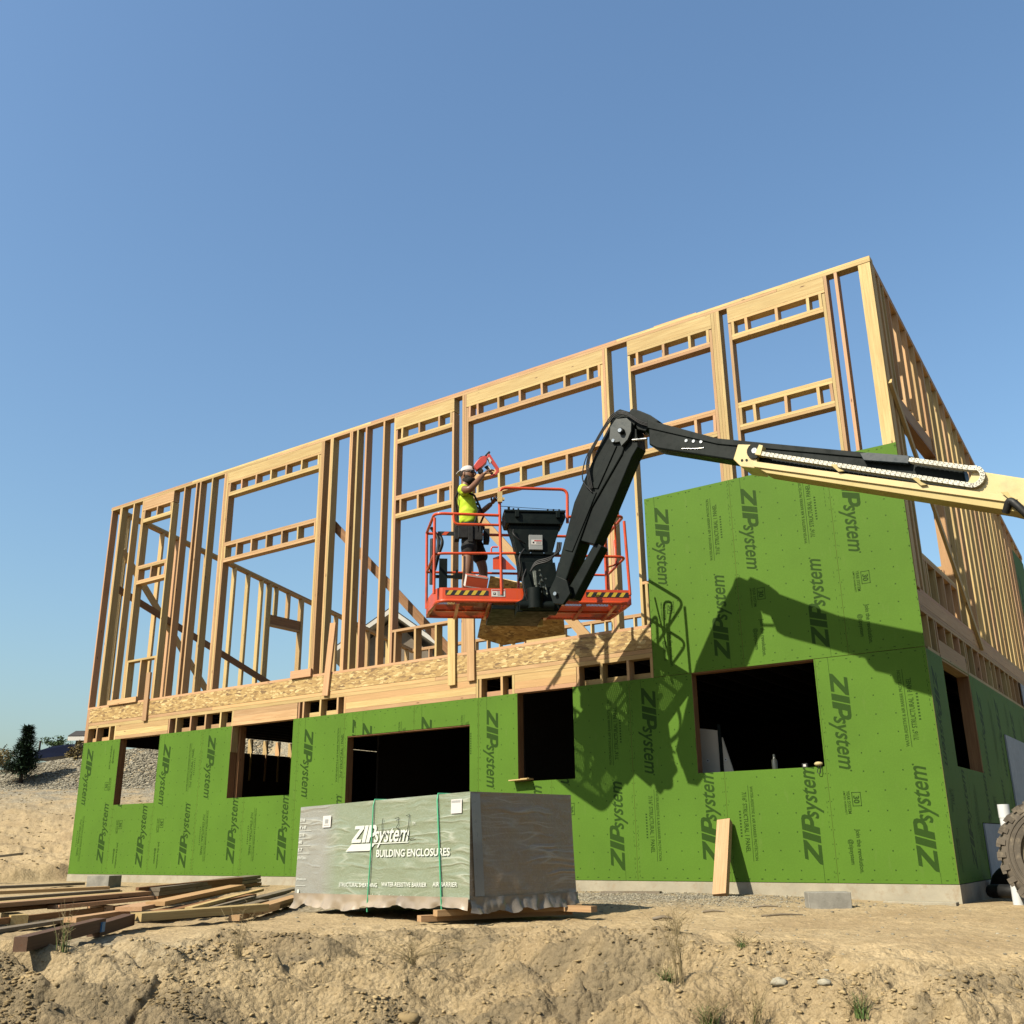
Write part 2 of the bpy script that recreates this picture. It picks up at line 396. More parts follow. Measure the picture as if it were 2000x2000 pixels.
def m_rock():
    k = NT('pale_rock'); g = k.attr('gc'); k.col(k.mix(k.ramp(k.noise(g, 30, 4, .7), [(.35, .5), (.6, 0.)]), k.ramp(k.attr('tn', 'Fac'), [(0., (.13, .115, .085)), (.5, (.25, .225, .165)), (1., (.40, .365, .28))]), (.12, .10, .08)))
    k.set(Roughness=.95); k.b.inputs['Specular IOR Level'].default_value = .1; return k.m
ROCK = m_rock()
def m_clod():
    k = NT('soil_clod'); k.col(k.ramp(k.attr('tn', 'Fac'), [(0., (.17, .125, .065)), (.5, (.31, .225, .115)), (1., (.43, .33, .18))])); k.set(Roughness=.95)
    k.b.inputs['Specular IOR Level'].default_value = .1; k.bump(k.noise(k.attr('gc'), 60, 4), .6, .01); return k.m
CLOD = m_clod()

def m_mesh_floor():
    k = NT('expanded_metal'); g = k.attr('gc')
    a = k.math('ABSOLUTE', k.math('SUBTRACT', k.math('FRACT', k.math('MULTIPLY', k.math('ADD', _x(k, g, 0), _x(k, g, 1)), 26)), .5))
    b = k.math('ABSOLUTE', k.math('SUBTRACT', k.math('FRACT', k.math('MULTIPLY', k.math('SUBTRACT', _x(k, g, 0), _x(k, g, 1)), 26)), .5))
    hole = k.math('MULTIPLY', k.math('LESS_THAN', a, .24), k.math('LESS_THAN', b, .24))
    k.set(Base_Color=(.17, .010, .008, 1), Roughness=.5)
    tr = k.n('ShaderNodeBsdfTransparent'); mx = k.n('ShaderNodeMixShader'); k.l(hole, mx.inputs[0]); k.l(k.b.outputs[0], mx.inputs[1]); k.l(tr.outputs[0], mx.inputs[2])
    k.l(mx.outputs[0], k.out.inputs[0]); return k.m
def _x(k, g, i):
    s = k.n('ShaderNodeSeparateXYZ'); k.l(g, s.inputs[0]); return s.outputs[i]
FLOORM = m_mesh_floor()

def m_wrap(name, end=False):
    """printed pack cover under creased clear film; gc = (along, up, 0) in metres"""
    k = NT(name); g = k.attr('gc')
    x = _x(k, g, 0)
    if not end:
        c = k.ramp(k.math('DIVIDE', x, 3.), [(.17, (.225, .22, .19)), (.27, (.185, .215, .140)), (1., (.180, .205, .130))])
    else:
        c = k.ramp(k.noise(k.mapping(g, (.6, 70, 1)), 1.0, 3), [(.3, (.19, .135, .080)), (.7, (.23, .165, .100))])
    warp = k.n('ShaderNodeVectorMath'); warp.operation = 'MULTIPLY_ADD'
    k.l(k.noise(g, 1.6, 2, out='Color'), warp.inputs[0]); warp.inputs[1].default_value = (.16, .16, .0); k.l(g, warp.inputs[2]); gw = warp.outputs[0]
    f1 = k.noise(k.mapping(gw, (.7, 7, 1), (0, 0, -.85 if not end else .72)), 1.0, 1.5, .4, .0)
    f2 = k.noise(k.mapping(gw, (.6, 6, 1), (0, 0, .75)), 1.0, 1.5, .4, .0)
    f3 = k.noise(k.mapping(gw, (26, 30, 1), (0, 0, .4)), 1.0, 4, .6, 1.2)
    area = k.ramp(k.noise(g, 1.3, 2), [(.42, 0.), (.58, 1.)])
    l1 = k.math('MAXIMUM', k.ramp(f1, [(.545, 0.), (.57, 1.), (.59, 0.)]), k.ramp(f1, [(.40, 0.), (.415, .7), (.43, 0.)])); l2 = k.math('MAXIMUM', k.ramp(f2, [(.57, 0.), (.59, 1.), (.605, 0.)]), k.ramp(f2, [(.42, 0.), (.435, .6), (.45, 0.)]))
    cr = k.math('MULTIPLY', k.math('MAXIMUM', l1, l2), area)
    c = k.mix(k.math('MULTIPLY', cr, .38), c, (.56, .55, .47))  # milky crease streaks, with the film's highlights painted into the colour
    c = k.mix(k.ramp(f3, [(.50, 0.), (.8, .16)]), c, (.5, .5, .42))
    k.col(c); k.set(Roughness=.38); k.b.inputs['Coat Weight'].default_value = .45; k.b.inputs['Coat Roughness'].default_value = .2
    h = k.math('ADD', k.math('MULTIPLY', k.math('MULTIPLY', k.math('ADD', k.ramp(f1, [(.50, 0.), (.575, 1.), (.65, 0.)]), k.ramp(f2, [(.52, 0.), (.60, 1.), (.68, 0.)])), area), .8), k.math('MULTIPLY', f3, .45))
    k.bump(h, .55, .015)
    k.l(k.b.inputs['Normal'].links[0].from_socket, k.b.inputs['Coat Normal']); return k.m
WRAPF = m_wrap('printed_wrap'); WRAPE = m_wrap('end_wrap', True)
SKIRT = m_plain('torn_film', (.42, .335, .24), .42, var=.35, bump=.6, scale=9, coat=.3, dirt=(.26, .22, .17))
PRINTW = m_plain('white_print', (.80, .82, .74), .45, var=.05)
PRINTK = m_plain('marker_ink', (.02, .03, .02), .5)
STRAP = m_plain('green_strap', (.10, .50, .26), .4)

# ------------------------------------------------------------------ lettering
_TC = {}
def text_tris(s, bold=0.0):
    """triangles of a string, capitals 1 high, starting at x = 0"""
    key = (s, bold)
    if key in _TC: return _TC[key]
    cu = bpy.data.curves.new('t', 'FONT'); cu.body = s; cu.resolution_u = 3; cu.offset = bold; cu.size = 1
    o = bpy.data.objects.new('t', cu); COL.objects.link(o)
    dg = bpy.context.evaluated_depsgraph_get(); me = bpy.data.meshes.new_from_object(o.evaluated_get(dg))
    me.calc_loop_triangles()
    co = [(v.co.x/.73, v.co.y/.73) for v in me.vertices]
    tr = [tuple(co[i] for i in t.vertices) for t in me.loop_triangles]
    bpy.data.objects.remove(o, do_unlink=True); bpy.data.curves.remove(cu); bpy.data.meshes.remove(me)
    _TC[key] = tr; return tr
def width(tr): return max(p[0] for t in tr for p in t)
def fit_text(s, length, height, bold=0.0, shear=0.):
    tr = text_tris(s, bold); w = width(tr); sx = length/w
    return [tuple((p[0]*sx+shear*p[1]*height, p[1]*height) for p in t) for t in tr]
def zip_logo(h, total=5.4, mark=True):
    """heavy slanted three-letter word followed by light lower-case word; cap height h"""
    P = [[(0, 1), (1.05, 1), (1.05, .80), (.42, .20), (1.02, .20), (1.02, 0), (-.04, 0), (-.04, .2), (.60, .80), (0, .80)],
         [(1.13, 0), (1.52, 0), (1.52, 1), (1.13, 1)],
         [(1.60, 0), (1.98, 0), (1.98, 1), (1.60, 1)],
         [(1.98, 1), (1.98, .80), (2.20, .80), (2.28, .72), (2.28, .60), (2.20, .52), (1.98, .52), (1.98, .30), (2.22, .30), (2.42, .38), (2.50, .56), (2.50, .78), (2.40, .94), (2.22, 1)]]
    out = []
    for p in P: out.append([((x*.97+.30*y)*h, y*h) for x, y in p])
    t = text_tris('system', .014); w = width(t); x0 = 2.36; sx = (total-.18-x0)/w
    for q in t: out.append([((x0+a*sx+.25*b*.98)*h, (b*.98)*h) for a, b in q])
    if mark: out.append([((total+.05*math.cos(k*math.pi/4))*h+.0, (.62+.06*math.sin(k*math.pi/4))*h) for k in range(8)])
    return out
def bar(x0, y0, x1, y1): return [(x0, y0), (x1, y0), (x1, y1), (x0, y1)]
_LA = None
def layout_a():
    """print of a sheathing panel 1.22 wide x 2.44 high, (x right, z up)"""
    global _LA
    if _LA: return _LA
    out = []
    dn = lambda ps, x, z: [[(x+b, z-a) for a, b in p] for p in ps]      # reads downwards
    upw = lambda ps, x, z: [[(x-b, z+a) for a, b in p] for p in ps]     # reads upwards
    L = zip_logo(.20)
    out += dn(L, .145, 2.25); out += upw(L, 1.05, .12)
    out += upw(fit_text('WATER-RESISTIVE & AIR BARRIER PROTECTION', .82, .036, .008), .920, 1.39)
    out += upw([bar(0, 0, .84, .006)], .945, 1.38)
    out += upw(fit_text('7/16" STRUCTURAL 1 PANEL', .67, .055, .014), 1.022, 1.45)
    for i in range(9): out += upw([bar(0, 0, .018, .022)], 1.075, 1.66+i*.034)
    out += dn(fit_text('30', .085, .062, .03), .262, .905)
    fr = .008
    for b in (bar(0, 0, .15, fr), bar(0, .10-fr, .15, .10), bar(0, 0, fr, .10), bar(.15-fr, 0, .15, .10)): out += dn([b], .243, .94)
    out += dn(fit_text('YEAR SYSTEM', .24, .036, .014), .190, .955)
    out += dn(fit_text('LIMITED WARRANTY', .25, .022, .004), .155, .955)
    out += dn(fit_text('Join the revolution.', .45, .050, .018), .245, .55)
    out += dn(fit_text('@zipsystem', .26, .048, .018), .160, .45)
    rr = random.Random(3)
    for i in range(46):                                                # broken dashes by the edges
        z = .03+i*.052
        if rr.random() < .6: out.append(bar(1.185, z, 1.190, z+.02+.012*rr.random()))
        if rr.random() < .35: out.append(bar(.035, z, .040, z+.02))
    out.append(bar(.145, 2.26, .150, 2.44)); out.append(bar(1.05, 0, 1.054, .11))
    _LA = out; return out
def clip(poly, x0, x1, y0, y1):
    for ax, v, s in ((0, x0, 1), (0, x1, -1), (1, y0, 1), (1, y1, -1)):
        if not poly: return poly
        out = []
        for i in range(len(poly)):
            a, b = poly[i-1], poly[i]; da = s*(a[ax]-v); db = s*(b[ax]-v)
            if (da >= 0) != (db >= 0):
                t = da/(da-db); out.append((a[0]+(b[0]-a[0])*t, a[1]+(b[1]-a[1])*t))
            if db >= 0: out.append(b)
        poly = out
    return poly

# ------------------------------------------------------------------ the building
house = thing('timber_house', 'two-storey timber-framed house under construction, green sheathing below and bare studs above', 'building', (0, 0, 0))
FRONT = (Vector((0, 0, 0)), Vector((1, 0, 0)), Vector((0, 0, 1)), Vector((0, -1, 0)))   # origin, across, up, outward
RIGHT = (Vector((0, 0, 0)), Vector((0, 1, 0)), Vector((0, 0, 1)), Vector((1, 0, 0)))

def sheath(frame, x0, z0, w, h, holes=(), flip=False, h_full=2.44, nails=True, seed=0):
    O, ex, ez, n = frame; mb = MB(); th = .011; rr = random.Random(int(x0*100)+seed)
    rects = [(x0+.0015, x0+w-.0015, z0+.0015, z0+h-.0015)]
    for (a, b, c, d) in holes:
        new = []
        for (p, q, r, s) in rects:
            if a >= q or b <= p or c >= s or d <= r: new.append((p, q, r, s)); continue
            if a > p: new.append((p, a, r, s))
            if b < q: new.append((b, q, r, s))
            m0, m1 = max(a, p), min(b, q)
            if c > r: new.append((m0, m1, r, c))
            if d < s: new.append((m0, m1, d, s))
        rects = new
    off = Vector((R.uniform(0, 20), 0, R.uniform(0, 20)))
    for (p, q, r, s) in rects:
        if q-p < .004 or s-r < .004: continue
        c = O+ex*((p+q)/2)+ez*((r+s)/2)-n*(th/2)
        b0 = len(mb.v); mb.hexa(c, ex*(q-p), n*th, ez*(s-r), 0)
        for i in range(b0, len(mb.v)):
            v = Vector(mb.v[i]); mb.g[i] = tuple(off+Vector((v.dot(ex), v.dot(n), v.z)))
        # outer face keeps green, the cut edges are bare board
        for fi in range(len(mb.f)-6, len(mb.f)):
            vs = [Vector(mb.v[i]) for i in mb.f[fi]]; nn = (vs[1]-vs[0]).cross(vs[2]-vs[0]).normalized()
            if abs(nn.dot(n)) < .5: mb.m[fi] = 2
    marks = []
    for p in layout_a():
        q = [(w_-0, z_) for w_, z_ in p]
        if flip: q = [(1.22-a, h_full-b) for a, b in q]
        marks.append([(x0+a, z0+b) for a, b in q])
    if nails:
        zz = z0+.02
        def sq(a, b, r=.0065): return bar(a-r, b-r, a+r, b+r)
        for xx in (.40, .61, .82):
            k = z0+.13
            while k < z0+h_full-.05: marks.append(sq(x0+xx+rr.uniform(-.006, .006), k+rr.uniform(-.01, .01), .007)); k += .2035
        for xx in np.arange(.06, 1.2, .15):
            for k in (z0+.035, z0+h-.035): marks.append(bar(x0+xx-.012, k-.004+rr.uniform(-.004, .004), x0+xx+.012, k+.004))
        for k in np.arange(.1, h_full, .15):
            marks.append(sq(x0+.018, z0+k, .005)); marks.append(sq(x0+w-.018, z0+k, .005))
    for (p, q, r, s) in rects:
        for mk in marks:
            xs = [a for a, b in mk]; zs = [b for a, b in mk]
            if max(xs) < p or min(xs) > q or max(zs) < r or min(zs) > s: continue
            c = mk if (min(xs) >= p and max(xs) <= q and min(zs) >= r and max(zs) <= s) else clip(mk, p, q, r, s)
            if len(c) < 3: continue
            vs = [O+ex*a+ez*b+n*(.0006 if len(mk) > 3 else .0013) for a, b in c]
            nn = sum((vs[i-1].cross(vs[i]) for i in range(len(vs))), Vector())
            f = tuple(range(len(vs))) if nn.dot(n) > 0 else tuple(range(len(vs)-1, -1, -1))
            mb.add(vs, [f], 1)
    return mb.build('sheathing_panel', [GREEN, INK, EDGE], house)

F_HOLES = [(-14.64, -13.42, 1.225, 2.46), (-11.42, -9.89, 1.235, 2.46), (-8.65, -6.245, 1.0, 2.075), (-5.415, -4.51, 1.245, 2.46), (-2.775, -1.235, 1.23, 2.46)]
k = 1.2192
for i, fl in ((13, 1), (12, 0), (11, 0), (10, 1), (9, 1)):
    sheath(FRONT, -i*k, 0, k, 2.44, F_HOLES, bool(fl))
sheath(FRONT, -8*k, 0, 8*k-8.72, 2.44, F_HOLES, False)
sheath(FRONT, -8.72, 0, .24, 2.44, F_HOLES, True)
sheath(FRONT, -8.48, 0, 1.19, 2.44, F_HOLES, False)
sheath(FRONT, -7.29, 0, 1.20, 2.44, F_HOLES, False)
sheath(FRONT, -6.09, 0, 1.214, 2.44, F_HOLES, False)
for i, fl in ((4, 0), (3, 1), (2, 1), (1, 0)): sheath(FRONT, -i*k, 0, k, 2.44, F_HOLES, bool(fl))
sheath(FRONT, -3.295, 2.443, 1.217, 2.41, (), False, seed=5)
sheath(FRONT, -2.078, 2.443, 1.25, 2.41, (), False, seed=6)
sheath(FRONT, -.828, 2.443, .828, 2.41, (), False, seed=7)
S_HOLES = [(.77, 2.25, 1.21, 2.42), (4.17, 8.0, -.5, 1.84), (1.68, 4.2, -.5, .62)]
for i in range(8): sheath(RIGHT, i*k, 0, k if i < 7 else 9.8-7*k, 2.43, S_HOLES, i % 2 == 1, h_full=2.43, seed=20)
sheath(RIGHT, 8.53, 2.85, 1.27, 2.75, (), True, seed=33)

# footing, slab, floor deck and dark inner walls
mb = MB(); mb.box(-15.87, .004, .004, .20, -.9, -.004); mb.box(-.20, .005, .20, 9.8, -.9, -.006); mb.box(-15.86, -15.6, .2, 9.8, -.9, -.005); mb.box(-15.6, -.2, 9.6, 9.8, -.9, -.005)
mb.build('foundation', CONC, house)
mb = MB(); mb.box(-15.6, -.2, .2, 9.6, -.12, -.05); mb.build('floor_slab', CONC, house)
mb = MB(); mb.box(-15.80, -.05, .06, 9.75, 3.06, 3.088)
mb.build('floor_deck', OSB, house)
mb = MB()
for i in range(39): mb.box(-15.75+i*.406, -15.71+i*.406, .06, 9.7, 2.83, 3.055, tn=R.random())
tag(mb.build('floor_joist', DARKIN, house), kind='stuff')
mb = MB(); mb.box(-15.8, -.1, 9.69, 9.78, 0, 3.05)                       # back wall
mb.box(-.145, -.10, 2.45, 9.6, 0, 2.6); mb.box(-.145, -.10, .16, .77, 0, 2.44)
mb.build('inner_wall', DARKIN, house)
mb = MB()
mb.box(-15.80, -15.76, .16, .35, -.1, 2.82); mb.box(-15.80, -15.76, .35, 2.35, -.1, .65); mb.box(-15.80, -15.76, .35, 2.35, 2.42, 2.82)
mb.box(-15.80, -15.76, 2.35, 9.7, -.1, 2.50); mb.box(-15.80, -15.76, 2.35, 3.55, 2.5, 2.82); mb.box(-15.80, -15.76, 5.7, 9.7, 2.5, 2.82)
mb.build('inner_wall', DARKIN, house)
mb = MB(); mb.box(-9.5, -9.46, 1.6, 9.6, -.05, 2.82); mb.box(-5.95, -5.91, .9, 9.6, -.05, 2.82)  # partitions added to block light across the ground floor
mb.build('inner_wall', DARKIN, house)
# pale foam boards standing just inside the wide right-hand window
mb = MB()
mb.prism([(-3.05, .2), (-2.73, .2), (-2.73, 1.785), (-3.05, 1.84)], .60, .63); mb.prism([(-2.70, .2), (-2.40, .2), (-2.57, 1.26), (-2.69, 1.70)], .60, .63)  # second board cut slantwise to imitate the edge of its sunlit patch
mb.box(-2.735, -2.695, .58, .6, .2, 1.86, 1)
mb.build('foam_board', [PALEPANEL, BLACKM], house)
mb = MB()
for cx in (-2.90, -2.66):
    pts = [(cx+.025*math.cos(a*math.pi/5), .595, 1.42+.025*math.sin(a*math.pi/5)) for a in range(10)]
    mb.add(pts, [tuple(range(10))], 0); mb.box(cx-.006, cx+.006, .588, .594, 1.414, 1.426, 1)
mb.build('fixing_washer', [STICKER, BLACKM], house)

# ---- members of the frame
NS = [0]
stuff_studs = MB()
def stud(p0, p1, w=.14, t=.038, wdir=(0, 1, 0), mat=None, name='stud'):
    jit = Vector((R.uniform(-.003, .003), 0, 0)) if abs(Vector(wdir).y) > .5 else Vector((0, R.uniform(-.003, .003), 0))
    if name == 'stud':
        NS[0] += 1
        if NS[0] > 100: stuff_studs.board(V3(p0)+jit, V3(p1), w, t, wdir); return
    m = MB(); m.board(V3(p0)+jit, V3(p1)-jit, w, t, wdir)
    m.build(name, mat or (WOOD if R.random() < .68 else WOODP), house)
def member(name, p0, p1, w, t, wdir=(0, 0, 1), mat=None, tn=None):
    m = MB(); m.board(p0, p1, w, t, wdir, tn=tn); return m.build(name, mat or (WOOD if R.random() < .65 else WOODP), house)
YC = .075                                   # middle of the front wall's thickness
def fx(name, x0, x1, z0, z1, d=.14, y=None, mat=None, tn=None):
    """horizontal front member from x0 to x1, z0..z1"""
    y = YC if y is None else y
    return member(name, (x0, y, (z0+z1)/2), (x1, y, (z0+z1)/2), z1-z0, d, (0, 0, 1), mat, tn)
def fz(x, z0, z1, name='stud', mat=None, t=.038):
    stud((x+t/2, YC, z0), (x+t/2, YC, z1), .14, t, (0, 1, 0), mat, name)

# ground-floor strip above the sheathing: plates, headers, open bays
heads = [(-14.83, -13.22), (-11.41, -9.82), (-8.72, -6.14), (-5.46, -4.45)]
for a, b in ((-15.85, -9.3), (-9.297, -3.3)):
    fx('top_plate', a, b, 2.704, 2.760); 
for a, b in ((-15.85, -12.0), (-11.997, -6.9), (-6.897, -3.3)):
    fx('top_plate', a, b, 2.763, 2.818)
for a, b in heads:
    for q in range(2): fx('header', a, b, 2.500+q*.101, 2.600+q*.101, mat=WOODP if a in (-11.41, ) else WOOD)
    fx('header', a, b, 2.442, 2.498, mat=WOODP)
for a, b in ((-8.72, -6.14),):
    fx('header', -8.66, -6.24, 2.06, 2.09, .13, mat=WOODIN)
for a, b in ((-15.85, -14.83), (-13.22, -11.41), (-9.82, -8.72), (-6.14, -5.46), (-4.45, -3.3)):
    fx('blocking', a+.04, b-.04, 2.40, 2.525, .038, .125)
for x in (-15.85, -15.79, -15.48, -15.05, -14.868, -13.21, -13.00, -12.59, -12.18, -11.77, -11.45, -9.80, -9.70, -9.31, -8.92, -8.76, -6.135, -6.08, -5.70, -5.50, -4.44, -4.08, -3.68, -3.34):
    fz(x, 2.0 if not any(a-.03 < x < b for a, b, *_ in F_HOLES) else 2.442, 2.702, 'cripple_stud')
# lumber lining the ground-floor openings
for (a, b, c, d) in F_HOLES:
    for x in (a-.045, b+.005): stud((x+.02, YC+.005, c-.3), (x+.02, YC+.005, d), .14, .038, (0, 1, 0), WOODIN, 'jamb')
    fx('window_sill', a, b, c-.045, c-.006, .14, YC+.005, WOODIN)
    if b < -8 or b > -2: pass
fx('header', -2.80, -1.21, 2.43, 2.47, .13, YC+.01, WOODIN)
stud((-11.40, .22, 1.2), (-11.40, .22, 2.44), .12, .06, (0, 1, 0), WOODIN, 'jamb')
# rim boards of the first floor
for a, b in ((-15.76, -12.90), (-12.897, -10.45), (-10.447, -8.01), (-8.007, -5.57), (-5.567, -3.30)):
    mb = MB(); mb.box(a, b, 0, .011, 2.822, 3.088); mb.box(a, b, .012, .05, 2.822, 3.085); mb.build('rim_board', [OSB], house)
stud((-15.81, YC-.003, 2.44), (-15.81, YC-.003, 3.09), .14, .09, (0, 1, 0), WOODP, 'corner_post')
for a, b in ((-15.87, -13.9), (-13.897, -9.0), (-8.997, -6.3), (-6.297, -3.32)): fx('bottom_plate', a, b, 3.091, 3.130, mat=WOODP, tn=.8)
fx('bottom_plate', -5.25, -4.60, 3.131, 3.165, mat=WOOD)
# upper storey, front wall
Z0, Z1 = 3.131, 7.292
for a, b in ((-15.89, -11.0), (-10.997, -6.1), (-6.097, -1.2), (-1.197, 0)): fx('top_plate', a, b, 7.293, 7.331)
for a, b in ((-15.89, -13.2), (-13.197, -8.4), (-8.397, -3.6), (-3.597, 0)): fx('top_plate', a, b, 7.333, 7.371)
member('top_plate', (-3.0, YC, 7.385), (-2.35, YC, 7.385), .022, .10, (0, 0, 1))
studs = [(-15.87, 'P'), (-15.56, 'P'), (-15.52, 0), (-15.10, 0), (-13.43, 0), (-13.06, 'P'), (-12.94, 'P'), (-12.585, 0), (-9.355, 0), (-9.32, 0), (-8.89, 0), (-8.855, 'P'), (-8.72, 0), (-8.52, 0), (-8.11, 0), (-.455, 0)]
for x, c in studs: fz(x, Z0, Z1, 'stud', WOODP if c == 'P' else None)
stud((-.08, .03, Z0), (-.08, .03, Z1), .145, .038, (1, 0, 0), WOOD, 'corner_post')
stud((-.02, .12, Z0), (-.02, .12, Z1), .145, .038, (0, 1, 0), None, 'corner_post')
# window bays: x of opening left, right, number of cripples, lower sill z or None, extra king studs
bays = [(-14.70, -13.79, 2, 3.93, (2, 1)), (-12.04, -9.62, 6, None, (4, 3)), (-7.78, -6.62, 3, 3.63, (2, 1)), (-6.29, -3.88, 6, None, (3, 3)),
        (-3.39, -2.18, 3, 3.70, (1, 4)), (-1.86, -.635, 3, 3.70, (1, 2))]
for (a, b, n, sill, (kl, kr)) in bays:
    for q in range(kl):
        if q == 0: fz(a-.040, Z0, 7.05, 'trimmer_stud')
        else: fz(a-.040-.041*q, Z0, Z1)
    for q in range(kr):
        if q == 0: fz(b+.002, Z0, 7.05, 'trimmer_stud')
        else: fz(b+.002+.041*q, Z0, Z1 if q > 0 else 7.05)
    hx0, hx1 = a-.045-(0 if kl < 2 else .0), b+.045
    pk = WOODP if a < -14 else WOOD
    fx('header', hx0+.004, hx1-.004, 7.105, 7.290, mat=pk, tn=.45)
    fx('header', hx0+.004, hx1-.004, 7.064, 7.103, mat=pk)
    for zz in (6.800, 6.839): fx('sill_plate', a, b, zz, zz+.037)
    for zz in (5.800, 5.839): fx('sill_plate', a, b, zz, zz+.037, mat=WOODP if a < -12 and a > -13 else None)
    for zz in (5.490, 5.529): fx('sill_plate', a, b, zz, zz+.037, mat=WOODP if a < -12 and a > -13 else None)
    L = b-a
    xs = [a+.002]+[a+.10+(L-.17)*(j)/(n-0) for j in range(1, n)]+[b-.042] if n > 2 else [a+.002, a+.42, b-.042]
    if n == 3: xs = [a+.002, a+.40-.0, a+.81, b-.042] if a > -8 and L > 1.1 else xs
    if n == 3: xs = [a+.002]+[a+.19+.415*j for j in range(3) if a+.19+.415*j < b-.1]+[b-.042] if a > -2 else ([a+.09]+[a+.50, a+.90]+[b-.042] if a > -4 else [a+.08, a+.45, a+.87, b-.042])
    if n == 6: xs = [a+.002]+[a+.335+.404*j for j in range(6) if a+.335+.404*j < b-.08]+[b-.042] if a < -8 else [a+.002]+[a+.16+.404*j for j in range(6) if a+.16+.404*j < b-.08]+[b-.042]
    for x in xs:
        fz(x, 6.877, 7.062, 'cripple_stud'); fz(x, 5.567, 5.798, 'cripple_stud')
    if sill:
        fx('window_sill', a, b, sill-.02, sill+.018)
        for x in ([a+.002, a+.42, b-.04] if L < 1.0 else [a+.04, a+.45, a+.86, b-.04]): fz(x, Z0, sill-.022, 'cripple_stud')

# right-hand wall (x = 0), its top raked down to the back
def ztop(y): return 7.372-.163*y
XC = -.075
def rz(y, z0, z1, name='stud', mat=None): stud((XC, y+.019, z0), (XC, y+.019, z1), .14, .038, (1, 0, 0), mat, name)
def ry(name, y0, y1, z0, z1, d=.14, zs=None, mat=None, x=XC):
    zs = z0 if zs is None else zs
    return member(name, (x, y0, (z0+z1)/2), (x, y1, (z0+z1)/2+(zs-z0)), z1-z0, d, (0, 0, 1), mat)
for y0, y1 in ((.012, 5.0), (5.003, 9.82)):
    ry('top_plate', y0, y1, ztop(y0)-.079, ztop(y0)-.041, zs=ztop(y1)-.079); ry('top_plate', y0, y1, ztop(y0)-.038, ztop(y0), zs=ztop(y1)-.038)
ry('bottom_plate', .16, 4.9, 3.091, 3.130); ry('bottom_plate', 4.903, 9.8, 3.091, 3.130)
for j, (z0, z1) in enumerate(((2.855, 2.893), (2.895, 2.933), (2.935, 3.088))):
    for y0, y1 in ((.02, 3.6+j*.4), (3.603+j*.4, 9.8)): ry('rim_board', y0, y1, z0, z1, .14 if j < 2 else .045, x=XC if j < 2 else -.026, mat=WOODP if j else WOOD)
ry('blocking', .16, 9.7, 2.40, 2.47, .138)
for y in [.33, .64, .745, 1.16, 1.56, 1.96, 2.265, 2.37, 2.77, 3.18, 3.575, 4.0, 4.34, 4.76, 5.2, 5.5, 5.9, 6.33]+[6.7+.406*j for j in range(8)]:
    rz(y, 2.47 if not .75 < y < 2.2 else 2.65, 2.853, 'cripple_stud')
ry('header', .77, 2.25, 2.47, 2.645, .13, mat=WOOD)
for y in (.725, 2.255): stud((XC, y+.02, 1.0), (XC, y+.02, 2.46), .145, .04, (1, 0, 0), WOODIN, 'jamb')
ry('window_sill', .77, 2.25, 1.165, 1.205, .14, mat=WOODIN)
for y in (.16, .33, .37, .53): rz(y, 3.131, ztop(y)-.085)
for y in (2.36, 2.40): rz(y, 3.131, ztop(y)-.085)
y = 2.78
while y < 9.75: rz(y, 3.131, ztop(y)-.085); y += .406
ry('window_sill', .57, 2.36, 3.601, 3.640); ry('window_sill', .57, 2.36, 3.562, 3.599)
for y in (.60, .708, 1.128, 1.557, 1.974): rz(y, 3.131, 3.560, 'cripple_stud')
ry('header', .575, 2.355, 5.475, 5.70, .10); ry('sill_plate', .575, 2.355, 5.435, 5.473, .14, mat=WOODIN)
for y in (.76, 1.16, 1.56, 1.96): rz(y, 5.702, ztop(y)-.085, 'cripple_stud')
member('brace', (.021, .07, 5.66), (.021, 3.44, 2.94), .09, .038, (0, 1, 0), WOOD)
# grey foam boards on the lower side wall
mb = MB(); mb.box(.002, .022, 4.18, 6.05, .75, 1.83); mb.box(.002, .022, 6.06, 8.0, .75, 1.83); mb.box(.002, .022, 4.18, 6.05, -.01, .74); mb.box(.002, .022, 6.06, 8.0, -.01, .74)
mb.box(.002, .020, 1.69, 4.17, -.01, .61); mb.build('foam_board', GREYPANEL, house)
mb = MB(); mb.box(.002, .014, 6.55, 7.6, 2.46, 2.84); mb.build('foam_board', GREYPANEL, house)

# left-hand wall (x = -15.85)
XL = -15.80
def lz(y, z0, z1, name='stud', mat=None): stud((XL, y+.019, z0), (XL, y+.019, z1), .14, .038, (1, 0, 0), mat, name)
for y0, y1 in ((.16, 4.6), (4.603, 9.82)):
    ry('top_plate', y0, y1, ztop(y0)-.079, ztop(y0)-.041, zs=ztop(y1)-.079, x=XL); ry('top_plate', y0, y1, ztop(y0)-.038, ztop(y0), zs=ztop(y1)-.038, x=XL)
ry('bottom_plate', .16, 9.8, 3.091, 3.130, x=XL)
for y in (.35, .75, 1.22, 1.62, 2.03, 2.44, 2.85, 3.26, 3.68, 4.10, 4.33, 4.37): lz(y, 3.131, ztop(y)-.085)
for y in (5.40, 5.44, 5.85, 6.26, 6.66, 7.07, 7.48, 7.88, 8.29, 8.70, 9.10, 9.5): lz(y, 3.131, ztop(y)-.085)
ry('header', 4.412, 5.398, 5.60, 5.83, .10, x=XL, mat=WOODIN); ry('sill_plate', 4.412, 5.398, 5.56, 5.598, .14, x=XL, mat=WOODP)
for y in (4.58, 4.98): lz(y, 5.832, ztop(y)-.085, 'cripple_stud')
member('brace', (-15.70, .25, 6.45), (-15.70, 3.3, 3.13), .14, .038, (0, 1, 0), WOOD)
member('brace', (-15.66, .15, 5.62), (-15.66, 5.6, 3.75), .14, .038, (0, 0, 1), WOODIN)
